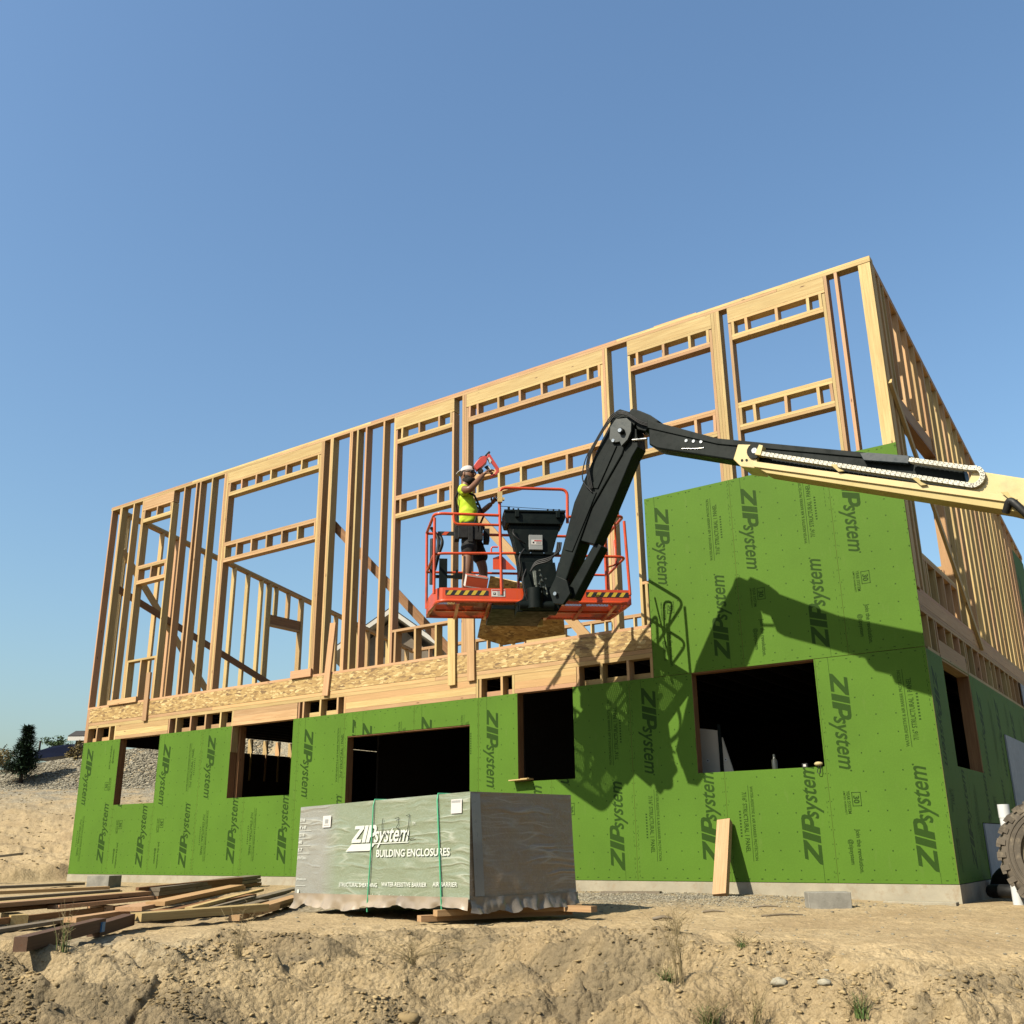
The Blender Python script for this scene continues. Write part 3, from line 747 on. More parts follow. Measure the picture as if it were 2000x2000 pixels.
for y in (4.12, 4.57, 4.95, 5.35): stud((-15.78, y, 2.50), (-15.78, y, 2.82), .14, .038, (1, 0, 0), WOOD, 'cripple_stud')
for y in (4.12, 4.57, 4.95, 5.35): lz(y-.02, 1.9, 2.50, 'cripple_stud')
# back wall
YB = 9.72
for x0, x1 in ((-15.7, -8.0), (-7.997, -.15)):
    fx('top_plate', x0, x1, 5.70, 5.738, y=YB); fx('top_plate', x0, x1, 5.74, 5.778, y=YB)
fx('bottom_plate', -15.7, -.15, 3.091, 3.130, y=YB)
x = -15.5
while x < -.2:
    stud((x, YB, 3.131), (x, YB, 5.698), .14, .038, (0, 1, 0)); x += .406
if stuff_studs.v: tag(stuff_studs.build('stud', [WOOD], house), kind='stuff')
# temporary braces inside, from the front wall down to the deck
member('brace', (-9.46, .17, 5.84), (-7.05, .9, 3.12), .14, .038, (0, 0, 1), WOODIN)
member('brace', (-6.40, .17, 5.45), (-4.42, .34, 3.12), .14, .038, (0, 0, 1), WOOD)
# scraps nailed over the rim
for (x0, z0, x1, z1, w, pk) in [(-13.91, 2.72, -13.92, 3.63, .125, 1), (-9.155, 2.75, -9.05, 3.93, .125, 1), (-6.555, 2.66, -6.575, 3.92, .135, 0), (-6.20, 2.69, -6.22, 3.92, .13, 1)]:
    member('cleat', (x0, -.020, z0), (x1, -.020, z1), w, .038, (1, 0, 0), WOODP if pk else WOOD)
member('cleat', (-9.99, -.020, 3.165), (-9.51, -.020, 3.165), .13, .038, (0, 0, 1), WOODP); member('cleat', (-15.15, -.020, 3.155), (-14.23, -.020, 3.155), .10, .038, (0, 0, 1), WOODP)

# loose board sheet leaning inside the upper floor
mb = MB(); P = [Vector(p) for p in ((-6.24, .50, 4.37), (-7.47, 1.8, 3.78), (-7.10, 2.05, 3.64), (-5.88, 2.05, 3.66), (-4.95, .5, 3.92))]; up_ = Vector((0, .006, .012))
mb.add(P+[p+up_ for p in P], [(0, 1, 2, 3, 4), (9, 8, 7, 6, 5)]+[(i, i+5, (i+1) % 5+5, (i+1) % 5) for i in range(5)])
tag(mb.build('board_sheet', OSB), 'shaded strand board sheet leaning inside the upper floor behind the lift basket', 'board')

# ------------------------------------------------------------------ boom lift
LA = Vector((.756, .655, 0)); LB = Vector((-.655, .756, 0)); LO = Vector((-4.845, -2.35, 3.225))
def B(s, t, z): return LO+LA*s+LB*t+Vector((0, 0, z))
lift = thing('boom_lift', 'articulated boom lift with orange basket, black jib and cream boom reaching across the front wall', 'boom lift', (2.9, -1.75, -.2))
DZ = .85
def lp(mb, name, mats, bevel=0): return mb.build(name, mats, lift, bevel)
# platform floor and kick boards
mb = MB(); b0 = len(mb.v)
vs = [B(-.04, .02, .02), B(2.27, .02, .02), B(2.19, DZ, .02), B(-.13, DZ, .02)]
mb.add(vs, [(0, 1, 2, 3)], 0, [(0, 0, 0), (2.3, 0, 0), (2.3, .85, 0), (0, .85, 0)]); lp(mb, 'basket_floor', FLOORM)
mb = MB()
outline = rounded([B(-.04, .0, .02), B(2.29, 0, .02), B(2.20, DZ, .02), B(-.16, DZ, .02)], .12, 4, True)
mb.tube(outline, .022, 8, closed=True)
for s in np.arange(.2, 2.2, .38): mb.hexa(B(s, DZ/2, .0), LA*.04, LB*DZ, Vector((0, 0, .03)))
mb.hexa(B(1.07, .43, .0), LA*2.25, LB*.03, Vector((0, 0, .025)))
lp(mb, 'floor_frame', ORANGE)
def kick(pts, h0=.0, h1=.18):
    m = MB()
    for p, q in zip(pts[:-1], pts[1:]):
        p, q = V3(p), V3(q); d = q-p; n = d.cross(Vector((0, 0, 1))).normalized()
        m.hexa((p+q)/2+Vector((0, 0, (h0+h1)/2)), d, n*.004, Vector((0, 0, h1-h0)))
    return m
lp(kick(rounded([B(-.14, .5, 0), B(-.045, 0, 0), B(.98, 0, 0)], .10, 5)), 'kick_board', ORANGE)
lp(kick([B(1.46, 0, 0), B(2.29, 0, 0), B(2.20, DZ, 0), B(-.16, DZ, 0), B(-.14, .5, 0)]), 'kick_board', ORANGE)
for s0, s1 in ((.05, .56), (1.74, 2.26)):
    m = MB(); m.hexa(B((s0+s1)/2, -.006, .118), LA*(s1-s0), LB*.002, Vector((0, 0, .058)), 0)
    s = s0+.01
    while s < s1-.09:
        P = [B(s, -.0085, .090), B(s+.048, -.0085, .090), B(s+.085, -.0085, .146), B(s+.037, -.0085, .146)]
        m.add(P, [(0, 1, 2, 3)], 1); s += .098
    lp(m, 'hazard_tape', [BLK, YEL])
for s0 in (.60, 1.49):
    m = MB(); m.hexa(B(s0+.08, -.006, .12), LA*.165, LB*.002, Vector((0, 0, .088)), 0)
    m.hexa(B(s0+.08, -.008, .152), LA*.15, LB*.001, Vector((0, 0, .014)), 1)
    for q in range(4): m.hexa(B(s0+.108, -.008, .134-q*.014), LA*(.085-.012*(q % 2)), LB*.001, Vector((0, 0, .004)), 2)
    m.hexa(B(s0+.035, -.008, .110), LA*.03, LB*.001, Vector((0, 0, .028)), 2); m.hexa(B(s0+.035, -.0095, .112), LA*.012, LB*.001, Vector((0, 0, .012)), 0)
    lp(m, 'warning_label', [STICKER, REDST, BLK])
# guard rails: one bent tube each
def rail(pts, r=.0185, rad=.12, name='guard_rail', mat=None, closed=False):
    m = MB(); m.tube(rounded(pts, rad, 6, closed), r, 9, closed=closed); return lp(m, name, mat or ORANGE)
rail([B(-.17, DZ, 1.13), B(-.09, .0, 1.11), B(.70, 0, 1.10)])
rail([B(-.16, DZ, .12), B(-.17, DZ, 1.13)], name='rail_post'); rail([B(-.085, 0, .10), B(-.09, 0, 1.05)], name='rail_post')
rail([B(-.16, DZ, .60), B(-.085, 0, .60), B(.94, 0, .62)], .017)
rail([B(.72, 0, .10), B(.70, 0, 1.46), B(1.55, 0, 1.46), B(1.54, 0, 1.02)], .0195, .09)
rail([B(.14, 0, 1.10), B(.15, 0, .975), B(.70, 0, .975)], .016, .10)
rail([B(.94, 0, .62), B(1.34, 0, .60), B(2.25, 0, .60), B(2.19, DZ, .60)], .017)
rail([B(1.54, 0, 1.10), B(2.25, 0, 1.13), B(2.19, DZ, 1.13)]); rail([B(2.28, 0, .12), B(2.25, 0, 1.06)], name='rail_post'); rail([B(2.20, DZ, .12), B(2.19, DZ, 1.13)], name='rail_post')
rail([B(-.17, DZ, 1.12), B(1.0, DZ, 1.12), B(2.19, DZ, 1.12)]); rail([B(-.16, DZ, .60), B(2.19, DZ, .60)], .016)
rail([B(1.02, DZ, .1), B(1.02, DZ, 1.1)], name='rail_post')
for s in (2.03,):
    rail([B(2.02, .12, .16), B(2.02, .12, .95), B(2.16, .12, 1.12), B(2.20, .30, 1.0), B(2.20, .32, .55)], .014, .1, 'gate_frame'); rail([B(2.02, .16, .50), B(2.20, .35, .60), B(2.21, .45, .95)], .012, .06, 'gate_frame')
rail([B(2.03, .14, .20), B(2.03, .15, .90)], .024, name='gate_post')
rail([B(.60, .02, .62), B(.60, .02, .70), B(.68, .02, .70)], .010, .03, 'lanyard_ring'); rail([B(1.57, .02, .60), B(1.57, .02, .68), B(1.50, .02, .68)], .010, .03, 'lanyard_ring')
rail([B(.71, -.0, 1.22), B(1.53, 0, 1.185)], .0035, name='skyguard_wire', mat=BLACKR)
# bracket plates by the mast
m = MB(); m.prism_f([(.62, .42), (.62, .56), (.72, .60), (.90, .42)], lambda a, b, q: B(a, .02+.012*q, b)); lp(m, 'side_bracket', ORANGE)
m = MB(); m.prism_f([(1.36, .30), (1.42, .52), (1.48, .46), (1.50, .30), (1.44, .22)], lambda a, b, q: B(a, .02+.012*q, b)); lp(m, 'side_bracket', ORANGE)
# dark padded gate, folded harness and horizontal latch bar on the left end
m = MB(); m.prism_f([(.0, .17), (.0, .62), (.10, .62), (.10, .22)], lambda a, b, q: B(a-.02, .28+.03*q, b)); lp(m, 'gate_panel', BLACKM)
m = MB(); m.tube(rounded([B(-.12, .55, 1.10), B(-.02, .5, .95), B(-.04, .5, .7), B(-.08, .55, .5), B(-.02, .5, .75), B(.03, .45, .88), B(-.02, .5, 1.02)], .08, 4), .022, 7); m.tube([B(-.10, .7, 1.0), B(-.10, .7, .4)], .03, 7); lp(m, 'harness_strap', BLACKR)
m = MB(); m.hexa(B(.18, DZ-.05, .53), LA*.48, LB*.04, Vector((0, 0, .035))); m.hexa(B(.30, DZ-.07, .53), LA*.22, LB*.05, Vector((0, 0, .065))); m.hexa(B(.22, DZ-.07, .585), LA*.03, LB*.03, Vector((0, 0, .06))); lp(m, 'gate_latch', BLACKM)
m = MB(); m.hexa(B(.08, DZ-.03, 1.115), LA*.22, LB*.01, Vector((0, 0, .055)), 0); m.add([B(.02, DZ-.04, 1.092), B(.08, DZ-.04, 1.092), B(.12, DZ-.04, 1.138), B(.06, DZ-.04, 1.138)], [(0, 1, 2, 3)], 1); lp(m, 'hazard_tape', [BLK, ORANGE])
# control console
m = MB(); m.prism_f([(.735, 1.05), (.75, 1.10), (1.49, 1.10), (1.50, 1.05), (1.46, .955), (.765, .955)], lambda a, b, q: B(a, -.14+.30*q, b)); lp(m, 'control_console', BLACKM, .008)
m = MB(); m.prism_f([(.745, 1.102), (.745, 1.128), (1.495, 1.128), (1.495, 1.102)], lambda a, b, q: B(a, -.155+.33*q, b))
for s in (.80, .86, .92, 1.28, 1.35, 1.42): m.tube([B(s, -.13, 1.12), B(s, -.13, 1.15)], .012, 7)
m.tube([B(.81, -.06, 1.12), B(.81, -.06, 1.19)], .016, 7)
for s in (.90, 1.40): m.hexa(B(s, -.16, 1.07), LA*.05, LB*.03, Vector((0, 0, .08)))
lp(m, 'console_cover', BLACKM, .004)
m = MB(); m.prism_f([(.80, .95), (1.44, .95), (1.38, .78), (1.33, .60), (1.34, .30), (.94, .30), (.90, .58), (.85, .80)], lambda a, b, q: B(a, -.10+.22*q, b)); lp(m, 'console_housing', BLACKM, .01)
m = MB(); m.hexa(B(1.125, -.12, .72), LA*.165, LB*.05, Vector((0, 0, .185))); lp(m, 'grey_control_box', GREYBOX, .004)
m = MB(); m.hexa(B(1.135, -.147, .72), LA*.13, LB*.002, Vector((0, 0, .062)), 0); m.hexa(B(1.15, -.149, .738), LA*.09, LB*.001, Vector((0, 0, .013)), 1)
for q in range(3): m.hexa(B(1.16, -.149, .722-q*.011), LA*.065, LB*.001, Vector((0, 0, .003)), 2)
m.hexa(B(1.095, -.149, .715), LA*.02, LB*.001, Vector((0, 0, .02)), 2); lp(m, 'warning_label', [STICKER, REDST, BLK])
m = MB(); m.hexa(B(1.15, -.10, .59), LA*.52, LB*.05, Vector((0, 0, .03)))
for s in (.93, 1.06, 1.22, 1.36): m.tube([B(s, -.135, .59), B(s, -.12, .59)], .008, 6, 1)
lp(m, 'mount_bar', [BLACKM, STEEL])
# mast, rotator and levelling parts under the console
m = MB()
m.prism_f([(.93, .45), (1.34, .45), (1.38, .10), (1.42, -.05), (1.36, -.15), (.95, -.15), (.86, -.05), (.95, .0), (.98, .10)], lambda a, b, q: B(a, -.22+.20*q, b))
m.tube([B(1.08, -.30, .10), B(1.08, -.30, -.14)], .10, 12); m.tube([B(1.30, -.30, -.10), B(.90, -.30, -.10)], .055, 10)
lp(m, 'rotator_mount', BLACKM, .006)
m = MB(); m.hexa(B(.93, .46, -.050), LA*.66, LB*.92, Vector((0, 0, .05))); m.hexa(B(1.08, -.04, -.09), LA*.40, LB*.30, Vector((0, 0, .12))); lp(m, 'under_support', BLACKM, .006)
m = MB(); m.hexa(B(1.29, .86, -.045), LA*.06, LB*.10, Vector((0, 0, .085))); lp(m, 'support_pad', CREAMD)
m = MB()
for (a, b, c) in ((1.06, .33, .2), (1.13, .20, .16), (1.15, .28, .12), (1.12, .08, .10), (1.20, .14, .12)): m.tube([B(a, -.34, b), B(a+.02, -.36, b-c)], .013, 7)
m.tube([B(1.085, -.36, .30), B(1.10, -.37, .02), B(1.11, -.37, -.09)], [.018, .018, .006], 7)
for a, b in ((1.13, .30), (1.14, .24), (1.15, .18), (1.12, .14), (1.20, .20), (1.17, .10)): m.tube([B(a, -.36, b), B(a, -.40, b)], .012, 6)
lp(m, 'hydraulic_valve', m_plain('worn_steel', (.16, .17, .14), .4, metal=.6, var=.3, dirt=(.05, .05, .04)))
m = MB()
for q in range(3):
    o = .02*q
    m.tube(rounded([B(1.36+o, -.34, .66), B(1.33+o, -.42, .52), B(1.25, -.44, .40+o), B(1.08, -.38, .37+o), B(1.03, -.34, .30)], .12, 6), .011, 7)
m.tube(rounded([B(.99, -.25, .35), B(.93, -.34, .2), B(.97, -.34, .0), B(1.02, -.3, -.1)], .1, 5), .010, 6)
m.tube(rounded([B(.98, -.18, .62), B(.90, -.26, .50), B(.93, -.26, .35), B(.90, -.2, .22)], .1, 5), .012, 6)
m.tube(rounded([B(.86, -.12, .88), B(.84, -.2, .80), B(.93, -.2, .72), B(1.0, -.14, .70)], .06, 5), .010, 6)
lp(m, 'hydraulic_hose', BLACKR)
# jib: main beam, parallel link, cover and elbow (all in the plane y = YJ)
YJ = -1.75
def XZ(mb, poly, y0, y1, mi=0): mb.prism(poly, YJ+y0, YJ+y1, mi)
m = MB(); XZ(m, [(-3.61, 3.24), (-3.26, 4.275), (-2.86, 4.96), (-2.70, 5.18), (-2.56, 5.22), (-2.46, 5.05), (-2.60, 4.72), (-3.03, 4.16), (-3.20, 3.80), (-3.48, 3.19)], -.12, .12); lp(m, 'jib', BLACKM, .012)
m = MB(); XZ(m, [(-3.20, 3.80), (-3.03, 4.17), (-2.60, 4.74), (-2.46, 5.05), (-2.41, 4.98), (-2.405, 4.77), (-2.49, 4.66), (-2.82, 4.06), (-3.02, 3.72)], -.10, .10)
XZ(m, [(-3.03, 3.77), (-2.95, 3.70), (-3.34, 3.145), (-3.47, 3.16), (-3.44, 3.24)], -.06, .10); lp(m, 'jib_link', BLACKM, .010)
m = MB(); XZ(m, [(-3.02, 4.40), (-2.74, 4.86), (-2.66, 4.83), (-2.93, 4.37)], -.135, -.121); XZ(m, [(-3.40, 3.72), (-3.04, 4.36), (-2.95, 4.33), (-3.30, 3.68)], -.132, -.121); lp(m, 'jib_cover', BLACKM, .004)
m = MB(); XZ(m, [(-3.55, 3.10), (-3.60, 3.26), (-3.50, 3.42), (-3.36, 3.34), (-3.32, 3.18), (-3.42, 3.07)], -.17, -.125)
m.tube([(-3.50, YJ-.21, 3.20), (-3.50, YJ-.17, 3.20)], .022, 10, 1); lp(m, 'pivot_plate', [BLACKM, STEEL], .004)
m = MB(); XZ(m, [(-2.735, 4.93), (-2.70, 5.19), (-2.62, 5.15), (-2.50, 5.13), (-2.44, 5.06), (-2.45, 4.95), (-2.50, 4.86), (-2.585, 4.80), (-2.60, 4.86), (-2.70, 4.87)], -.16, -.123); lp(m, 'elbow_plate', m_plain('worn_black', (.03, .038, .034), .45, var=.2), .004)
m = MB(); m.tube([(-2.562, YJ-.205, 4.972), (-2.562, YJ-.15, 4.972)], .036, 12, 0); m.tube([(-2.562, YJ-.222, 4.972), (-2.562, YJ-.205, 4.972)], .024, 12, 1); m.tube([(-2.682, YJ-.17, 4.893), (-2.682, YJ-.15, 4.893)], .020, 10, 1); m.tube([(-2.46, YJ-.11, 4.86), (-2.28, YJ-.11, 4.83)], .016, 9, 1); lp(m, 'pivot_pin', [BLACKM, STEEL])
m = MB(); XZ(m, [(-2.70, 5.18), (-2.655, 5.275), (-2.60, 5.285), (-2.495, 5.225), (-2.40, 5.06), (-2.45, 5.0), (-2.56, 5.20)], -.12, .12)
XZ(m, [(-2.50, 5.22), (-2.455, 5.262), (-2.35, 5.20), (-2.228, 5.115), (-2.12, 5.01), (-2.25, 4.97), (-2.30, 4.93), (-2.40, 4.98)], -.10, .12); lp(m, 'knuckle', BLACKM, .01)
m = MB()
for q, c in enumerate((0, 1, 1)):
    o = .016*q
    m.tube(rounded([(-3.02+o, YJ-.15, 4.38), (-3.06+o, YJ-.18, 4.72), (-2.84+o, YJ-.19, 5.02), (-2.66+o, YJ-.18, 5.235-o), (-2.50, YJ-.18, 5.205-o), (-2.34, YJ-.15, 5.05-o), (-2.24, YJ-.12, 5.0-o)], .18, 7), .0075, 6)
m.tube(rounded([(-3.0, YJ-.15, 4.34), (-3.12, YJ-.17, 4.5), (-3.06, YJ-.18, 4.75), (-2.9, YJ-.18, 4.95)], .14, 6), .0075, 6)
lp(m, 'hydraulic_hose', BLACKR)
# fly boom (black), running parallel to the wall and sloping down to the right
def along(p, q, y0, y1, z_up, z_dn): return [(p[0], p[1]+z_up), (q[0], q[1]+z_up), (q[0], q[1]-z_dn), (p[0], p[1]-z_dn)]
m = MB(); XZ(m, [(-2.25, 5.04), (-2.255, 4.75), (-2.165, 4.682), (-1.20, 4.29), (.9, 3.48), (.9, 3.74), (.25, 4.0), (-1.436, 4.60)], -.12, .12); lp(m, 'fly_boom', BLACKM, .016)
m = MB(); XZ(m, [(-2.25, 5.05), (-2.255, 4.95), (-1.44, 4.545), (.25, 3.955), (.49, 3.86), (.49, 3.93), (.25, 4.01), (-1.436, 4.612)], -.135, .135); lp(m, 'boom_cap_rail', BLACKM, .006)
m = MB(); XZ(m, [(.02, 4.06), (.10, 4.05), (.47, 3.925), (.45, 3.85), (.05, 3.98)], -.19, -.137); lp(m, 'boom_end_cover', m_plain('dark_blue_steel', (.02, .035, .045), .4), .006)
m = MB()
for q in range(3): m.tube([(-1.80+.085*q, YJ-.128, 4.66-.028*q+.02), (-1.80+.085*q, YJ-.12, 4.66-.028*q+.02)], .018, 10, 0); 
m.tube([(-1.86, YJ-.124, 4.60), (-1.70, YJ-.124, 4.56), (-1.60, YJ-.124, 4.545)], .006, 6, 0); lp(m, 'boom_bolt', STEEL)
# cream sleeve, cable tray and main boom
m = MB(); XZ(m, [(-1.20, 4.47), (-1.265, 4.315), (-1.19, 4.215), (-1.02, 4.155), (-1.0, 4.30), (-1.02, 4.42)], -.17, .15); lp(m, 'boom_sleeve', CREAM, .008)
m = MB(); m.tube([(-1.02, YJ-.19, 4.345), (-1.02, YJ-.172, 4.345)], .085, 16, 0); m.tube([(-1.02, YJ-.20, 4.345), (-1.02, YJ-.19, 4.345)], .03, 10, 1); m.tube([(-1.17, YJ-.175, 4.28), (-1.17, YJ-.17, 4.28)], .014, 8, 0); m.tube([(-1.12, YJ-.175, 4.27), (-1.12, YJ-.17, 4.27)], .014, 8, 0); lp(m, 'sheave', [BLACKM, STEEL])
sl = (3.45-4.198)/(.927+1.019)
def zl(x, z0): return z0+sl*(x+1.019)
m = MB(); x0, x1 = -1.02, 1.26
m.prism([(x0, zl(x0, 4.205)), (x1, zl(x1, 4.205)), (x1, zl(x1, 4.145)), (x0, zl(x0, 4.145))], YJ-.26, YJ-.252)
m.prism([(x0, zl(x0, 4.150)), (x1, zl(x1, 4.150)), (x1, zl(x1, 4.142)), (x0, zl(x0, 4.142))], YJ-.252, YJ-.12)
m.prism([(-1.0, 4.28), (-.945, 4.375), (-.905, 4.355), (-.94, 4.255)], YJ-.25, YJ-.16); lp(m, 'cable_tray', CREAM, .002)
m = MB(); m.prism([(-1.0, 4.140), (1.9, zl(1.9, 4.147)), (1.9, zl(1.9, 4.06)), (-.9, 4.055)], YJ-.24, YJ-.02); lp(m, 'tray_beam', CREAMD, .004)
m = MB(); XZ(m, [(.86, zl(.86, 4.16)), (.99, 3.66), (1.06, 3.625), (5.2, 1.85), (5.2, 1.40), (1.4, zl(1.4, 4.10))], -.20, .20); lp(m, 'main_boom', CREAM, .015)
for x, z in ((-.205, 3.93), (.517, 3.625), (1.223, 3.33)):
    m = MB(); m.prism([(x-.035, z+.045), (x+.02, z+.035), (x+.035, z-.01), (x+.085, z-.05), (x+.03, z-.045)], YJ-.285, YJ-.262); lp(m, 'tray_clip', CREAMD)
m = MB(); m.tube(rounded([(1.19, YJ-.22, 3.20), (1.245, YJ-.27, 3.30), (1.30, YJ-.28, 3.22), (1.40, YJ-.27, 3.06), (1.55, YJ-.2, 2.8)], .08, 6), (.034), 9); lp(m, 'boom_hose', BLACKR)
# cable chain: links along a U-shaped run
cb = []
n1 = 44
for i in range(n1): t = i/(n1-1); cb.append(Vector((-.93+t*(.955+.93), 0, 4.262+t*(3.492-4.262)+.012)))
cc = Vector((.975, 0, 3.585)); 
for i in range(1, 9):
    a = -math.pi/2-.38+i*math.pi/9; cb.append(cc+Vector((.088*math.cos(a), 0, .088*math.sin(a))))
for i in range(13): t = i/12; cb.append(Vector((.955-t*.475, 0, 3.672+t*.193)))
mbL = MB()
for i in range(len(cb)-1):
    p, q = cb[i], cb[i+1]; d = (q-p); L = d.length; d.normalize(); nrm = Vector((-d.z, 0, d.x))
    mid = (p+q)/2+Vector((0, YJ-.21, 0))
    mbL.hexa(mid, d*L*.80, Vector((0, .075, 0)), nrm*.042, 0)
    mbL.hexa(mid+d*L*.5, d*L*.5, Vector((0, .065, 0)), nrm*.034, 0)
    for (u_, w_) in ((-.2, .009), (.22, -.008)): mbL.hexa(mid+d*L*u_+nrm*w_+Vector((0, -.0385, 0)), d*.007, Vector((0, .002, 0)), nrm*.007, 1)
lp(mbL, 'cable_chain', [CHAINM, BLK])
# turret, chassis and wheels (mostly outside the picture)
m = MB(); m.prism([(4.3, .95), (4.3, 1.9), (5.4, 2.1), (5.9, 1.7), (5.9, .95)], -2.6, -1.0); lp(m, 'turret', CREAM, .03)
m = MB(); m.prism([(1.9, .30), (1.9, .62), (2.1, .92), (5.6, .92), (6.0, .62), (6.0, .30)], -2.35, -1.1); m.tube([(2.0, -2.6, .33), (1.0, -.05, .33)], .09, 10); m.tube([(5.2, -3.0, .33), (5.2, -.2, .33)], .09, 10); lp(m, 'chassis', BLACKM, .02)
def wheel(cx, cy, cz, r=.54, w=.36):
    m = MB(); prof = [(-.5, .60), (-.5, .80), (-.46, .90), (-.36, .955), (.36, .955), (.46, .90), (.5, .80), (.5, .60)]; n = 56
    vs = []; fs = []
    for k_ in range(n):
        a = 2*math.pi*k_/n
        for (yy, rr) in prof: vs.append((cx+r*rr*math.cos(a), cy+yy*w, cz+r*rr*math.sin(a)))
    P = len(prof)
    for k_ in range(n):
        for j in range(P-1): a = k_*P+j; b = ((k_+1) % n)*P+j; fs.append((a, b, b+1, a+1))
    m.add(vs, fs, 0, smooth=True)
    for k_ in range(26):
        for sgn in (-1, 1):
            a0 = 2*math.pi*(k_+(.5 if sgn > 0 else 0))/26; c = Vector((math.cos(a0), 0, math.sin(a0))); tdir = Vector((-c.z, 0, c.x))
            ax = Vector((0, 1, 0))
            m.hexa(Vector((cx, cy+sgn*w*.27, cz))+c*r*.955, tdir*.060, (ax+tdir*.28*sgn)*w*.46, c*.038, 0)
            m.hexa(Vector((cx, cy+sgn*w*.492, cz))+c*r*.915, tdir*.050, ax*.012, c*.075, 0)
    for rr in (.80, .72): m.tube([(cx+r*rr*math.cos(2*math.pi*q/40), cy-w*.50, cz+r*rr*math.sin(2*math.pi*q/40)) for q in range(40)], .008, 6, 0, closed=True)
    o = lp(m, 'tyre', TYRE)
    m = MB(); vs = []; n = 40
    for rr, yy in ((.62, -.50), (.60, -.40), (.52, -.36), (.22, -.34), (.20, -.46), (.0, -.46)):
        for k_ in range(n): vs.append((cx+r*rr*math.cos(2*math.pi*k_/n), cy+yy*w, cz+r*rr*math.sin(2*math.pi*k_/n)))
    m.add(vs, [(j*n+k_, j*n+(k_+1) % n, (j+1)*n+(k_+1) % n, (j+1)*n+k_) for j in range(5) for k_ in range(n)], 0, smooth=False)
    for k_ in range(9): a = 2*math.pi*k_/9; m.tube([(cx+r*.36*math.cos(a), cy-w*.38, cz+r*.36*math.sin(a)), (cx+r*.36*math.cos(a), cy-w*.34, cz+r*.36*math.sin(a))], .016, 6, 0)
    lp(m, 'rim', RIMM)
wheel(.925, -.05, .345)
for a, b in ((2.35, -2.75), (5.4, -.6), (5.4, -3.05)): wheel(a, b, .345)

# ------------------------------------------------------------------ the worker
def skin_obj(name, pts, edges, rad, mat, parent=None, sub=2, root=0):
    me = bpy.data.meshes.new(name); me.from_pydata([tuple(p) for p in pts], edges, []); me.update()
    o = bpy.data.objects.new(name, me); COL.objects.link(o)
    md = o.modifiers.new('s', 'SKIN'); md.use_smooth_shade = True; md.branch_smoothing = .6
    sv = me.skin_vertices[0].data if me.skin_vertices else None
    if sv is None:
        bm = __import__('bmesh').new(); bm.from_mesh(me); bm.verts.layers.skin.verify(); bm.to_mesh(me); bm.free(); sv = me.skin_vertices[0].data
    for i, v in enumerate(sv):
        r_ = rad[i]; v.radius = r_ if isinstance(r_, tuple) else (r_, r_); v.use_root = (i == root)
    s = o.modifiers.new('u', 'SUBSURF'); s.levels = sub; s.render_levels = sub
    dg = bpy.context.evaluated_depsgraph_get(); m2 = bpy.data.meshes.new_from_object(o.evaluated_get(dg))
    bpy.data.objects.remove(o, do_unlink=True)
    m2.materials.clear(); m2.materials.append(mat)
    n = len(m2.vertices); co = np.zeros(n*3, dtype=np.float32); m2.vertices.foreach_get('co', co)
    if name in ('t_shirt', 'shorts'):                                  # cloth folds
        nn_ = np.zeros(n*3, dtype=np.float32); m2.vertices.foreach_get('normal', nn_); C3 = co.reshape(-1, 3); N3 = nn_.reshape(-1, 3)
        a_ = C3[:, 0]*LA.x+C3[:, 1]*LA.y; zz_ = C3[:, 2]
        f_ = vnoise(a_*7+zz_*9, zz_*16-a_*8, 5)*.022+vnoise(a_*22-zz_*14, zz_*30+C3[:, 1]*9, 7)*.010
        co = (C3+N3*f_[:, None]).astype(np.float32).ravel(); m2.vertices.foreach_set('co', co)
    a = m2.attributes.new('gc', 'FLOAT_VECTOR', 'POINT'); a.data.foreach_set('vector', co)
    a = m2.attributes.new('tn', 'FLOAT', 'POINT'); a.data.foreach_set('value', np.full(n, .5, dtype=np.float32))
    m2.polygons.foreach_set('use_smooth', [True]*len(m2.polygons))
    o2 = bpy.data.objects.new(name, m2); link(o2, parent); m2.name = name; return o2
def ellip(mb, c, ex, ey, ez, n=14, m_=9, mi=0, lo=-1., hi=1.):
    c, ex, ey, ez = V3(c), V3(ex), V3(ey), V3(ez); vs = []
    for j in range(m_+1):
        ph = math.asin(lo)+(math.asin(hi)-math.asin(lo))*j/m_
        for i in range(n):
            a = 2*math.pi*i/n; vs.append(c+ex*math.cos(ph)*math.cos(a)+ey*math.cos(ph)*math.sin(a)+ez*math.sin(ph))
    mb.add(vs, [(j*n+i, j*n+(i+1) % n, (j+1)*n+(i+1) % n, (j+1)*n+i) for j in range(m_) for i in range(n)], mi, smooth=True)
FZ = .035                                     # basket floor
pts = {'pel': (.37, .42, 1.00), 'waist': (.345, .42, 1.14), 'chest': (.32, .40, 1.38), 'neckb': (.285, .40, 1.555), 'neck': (.30, .395, 1.63), 'head': (.325, .39, 1.72), 'crown': (.325, .39, 1.80),
       'shN': (.255, .235, 1.515), 'elN': (.345, .10, 1.46), 'wrN': (.525, .20, 1.715), 'shF': (.33, .575, 1.515), 'elF': (.50, .66, 1.34), 'wrF': (.665, .60, 1.475),
       'hipN': (.34, .33, .95), 'knN': (.335, .28, .54), 'anN': (.285, .30, .14), 'toN': (.42, .26, .07), 'hipF': (.41, .52, .95), 'knF': (.545, .52, .55), 'anF': (.52, .56, .14), 'toF': (.68, .52, .07), 'heN': (.25, .31, .08), 'heF': (.48, .57, .08)}
names = list(pts); idx = {n_: i for i, n_ in enumerate(names)}
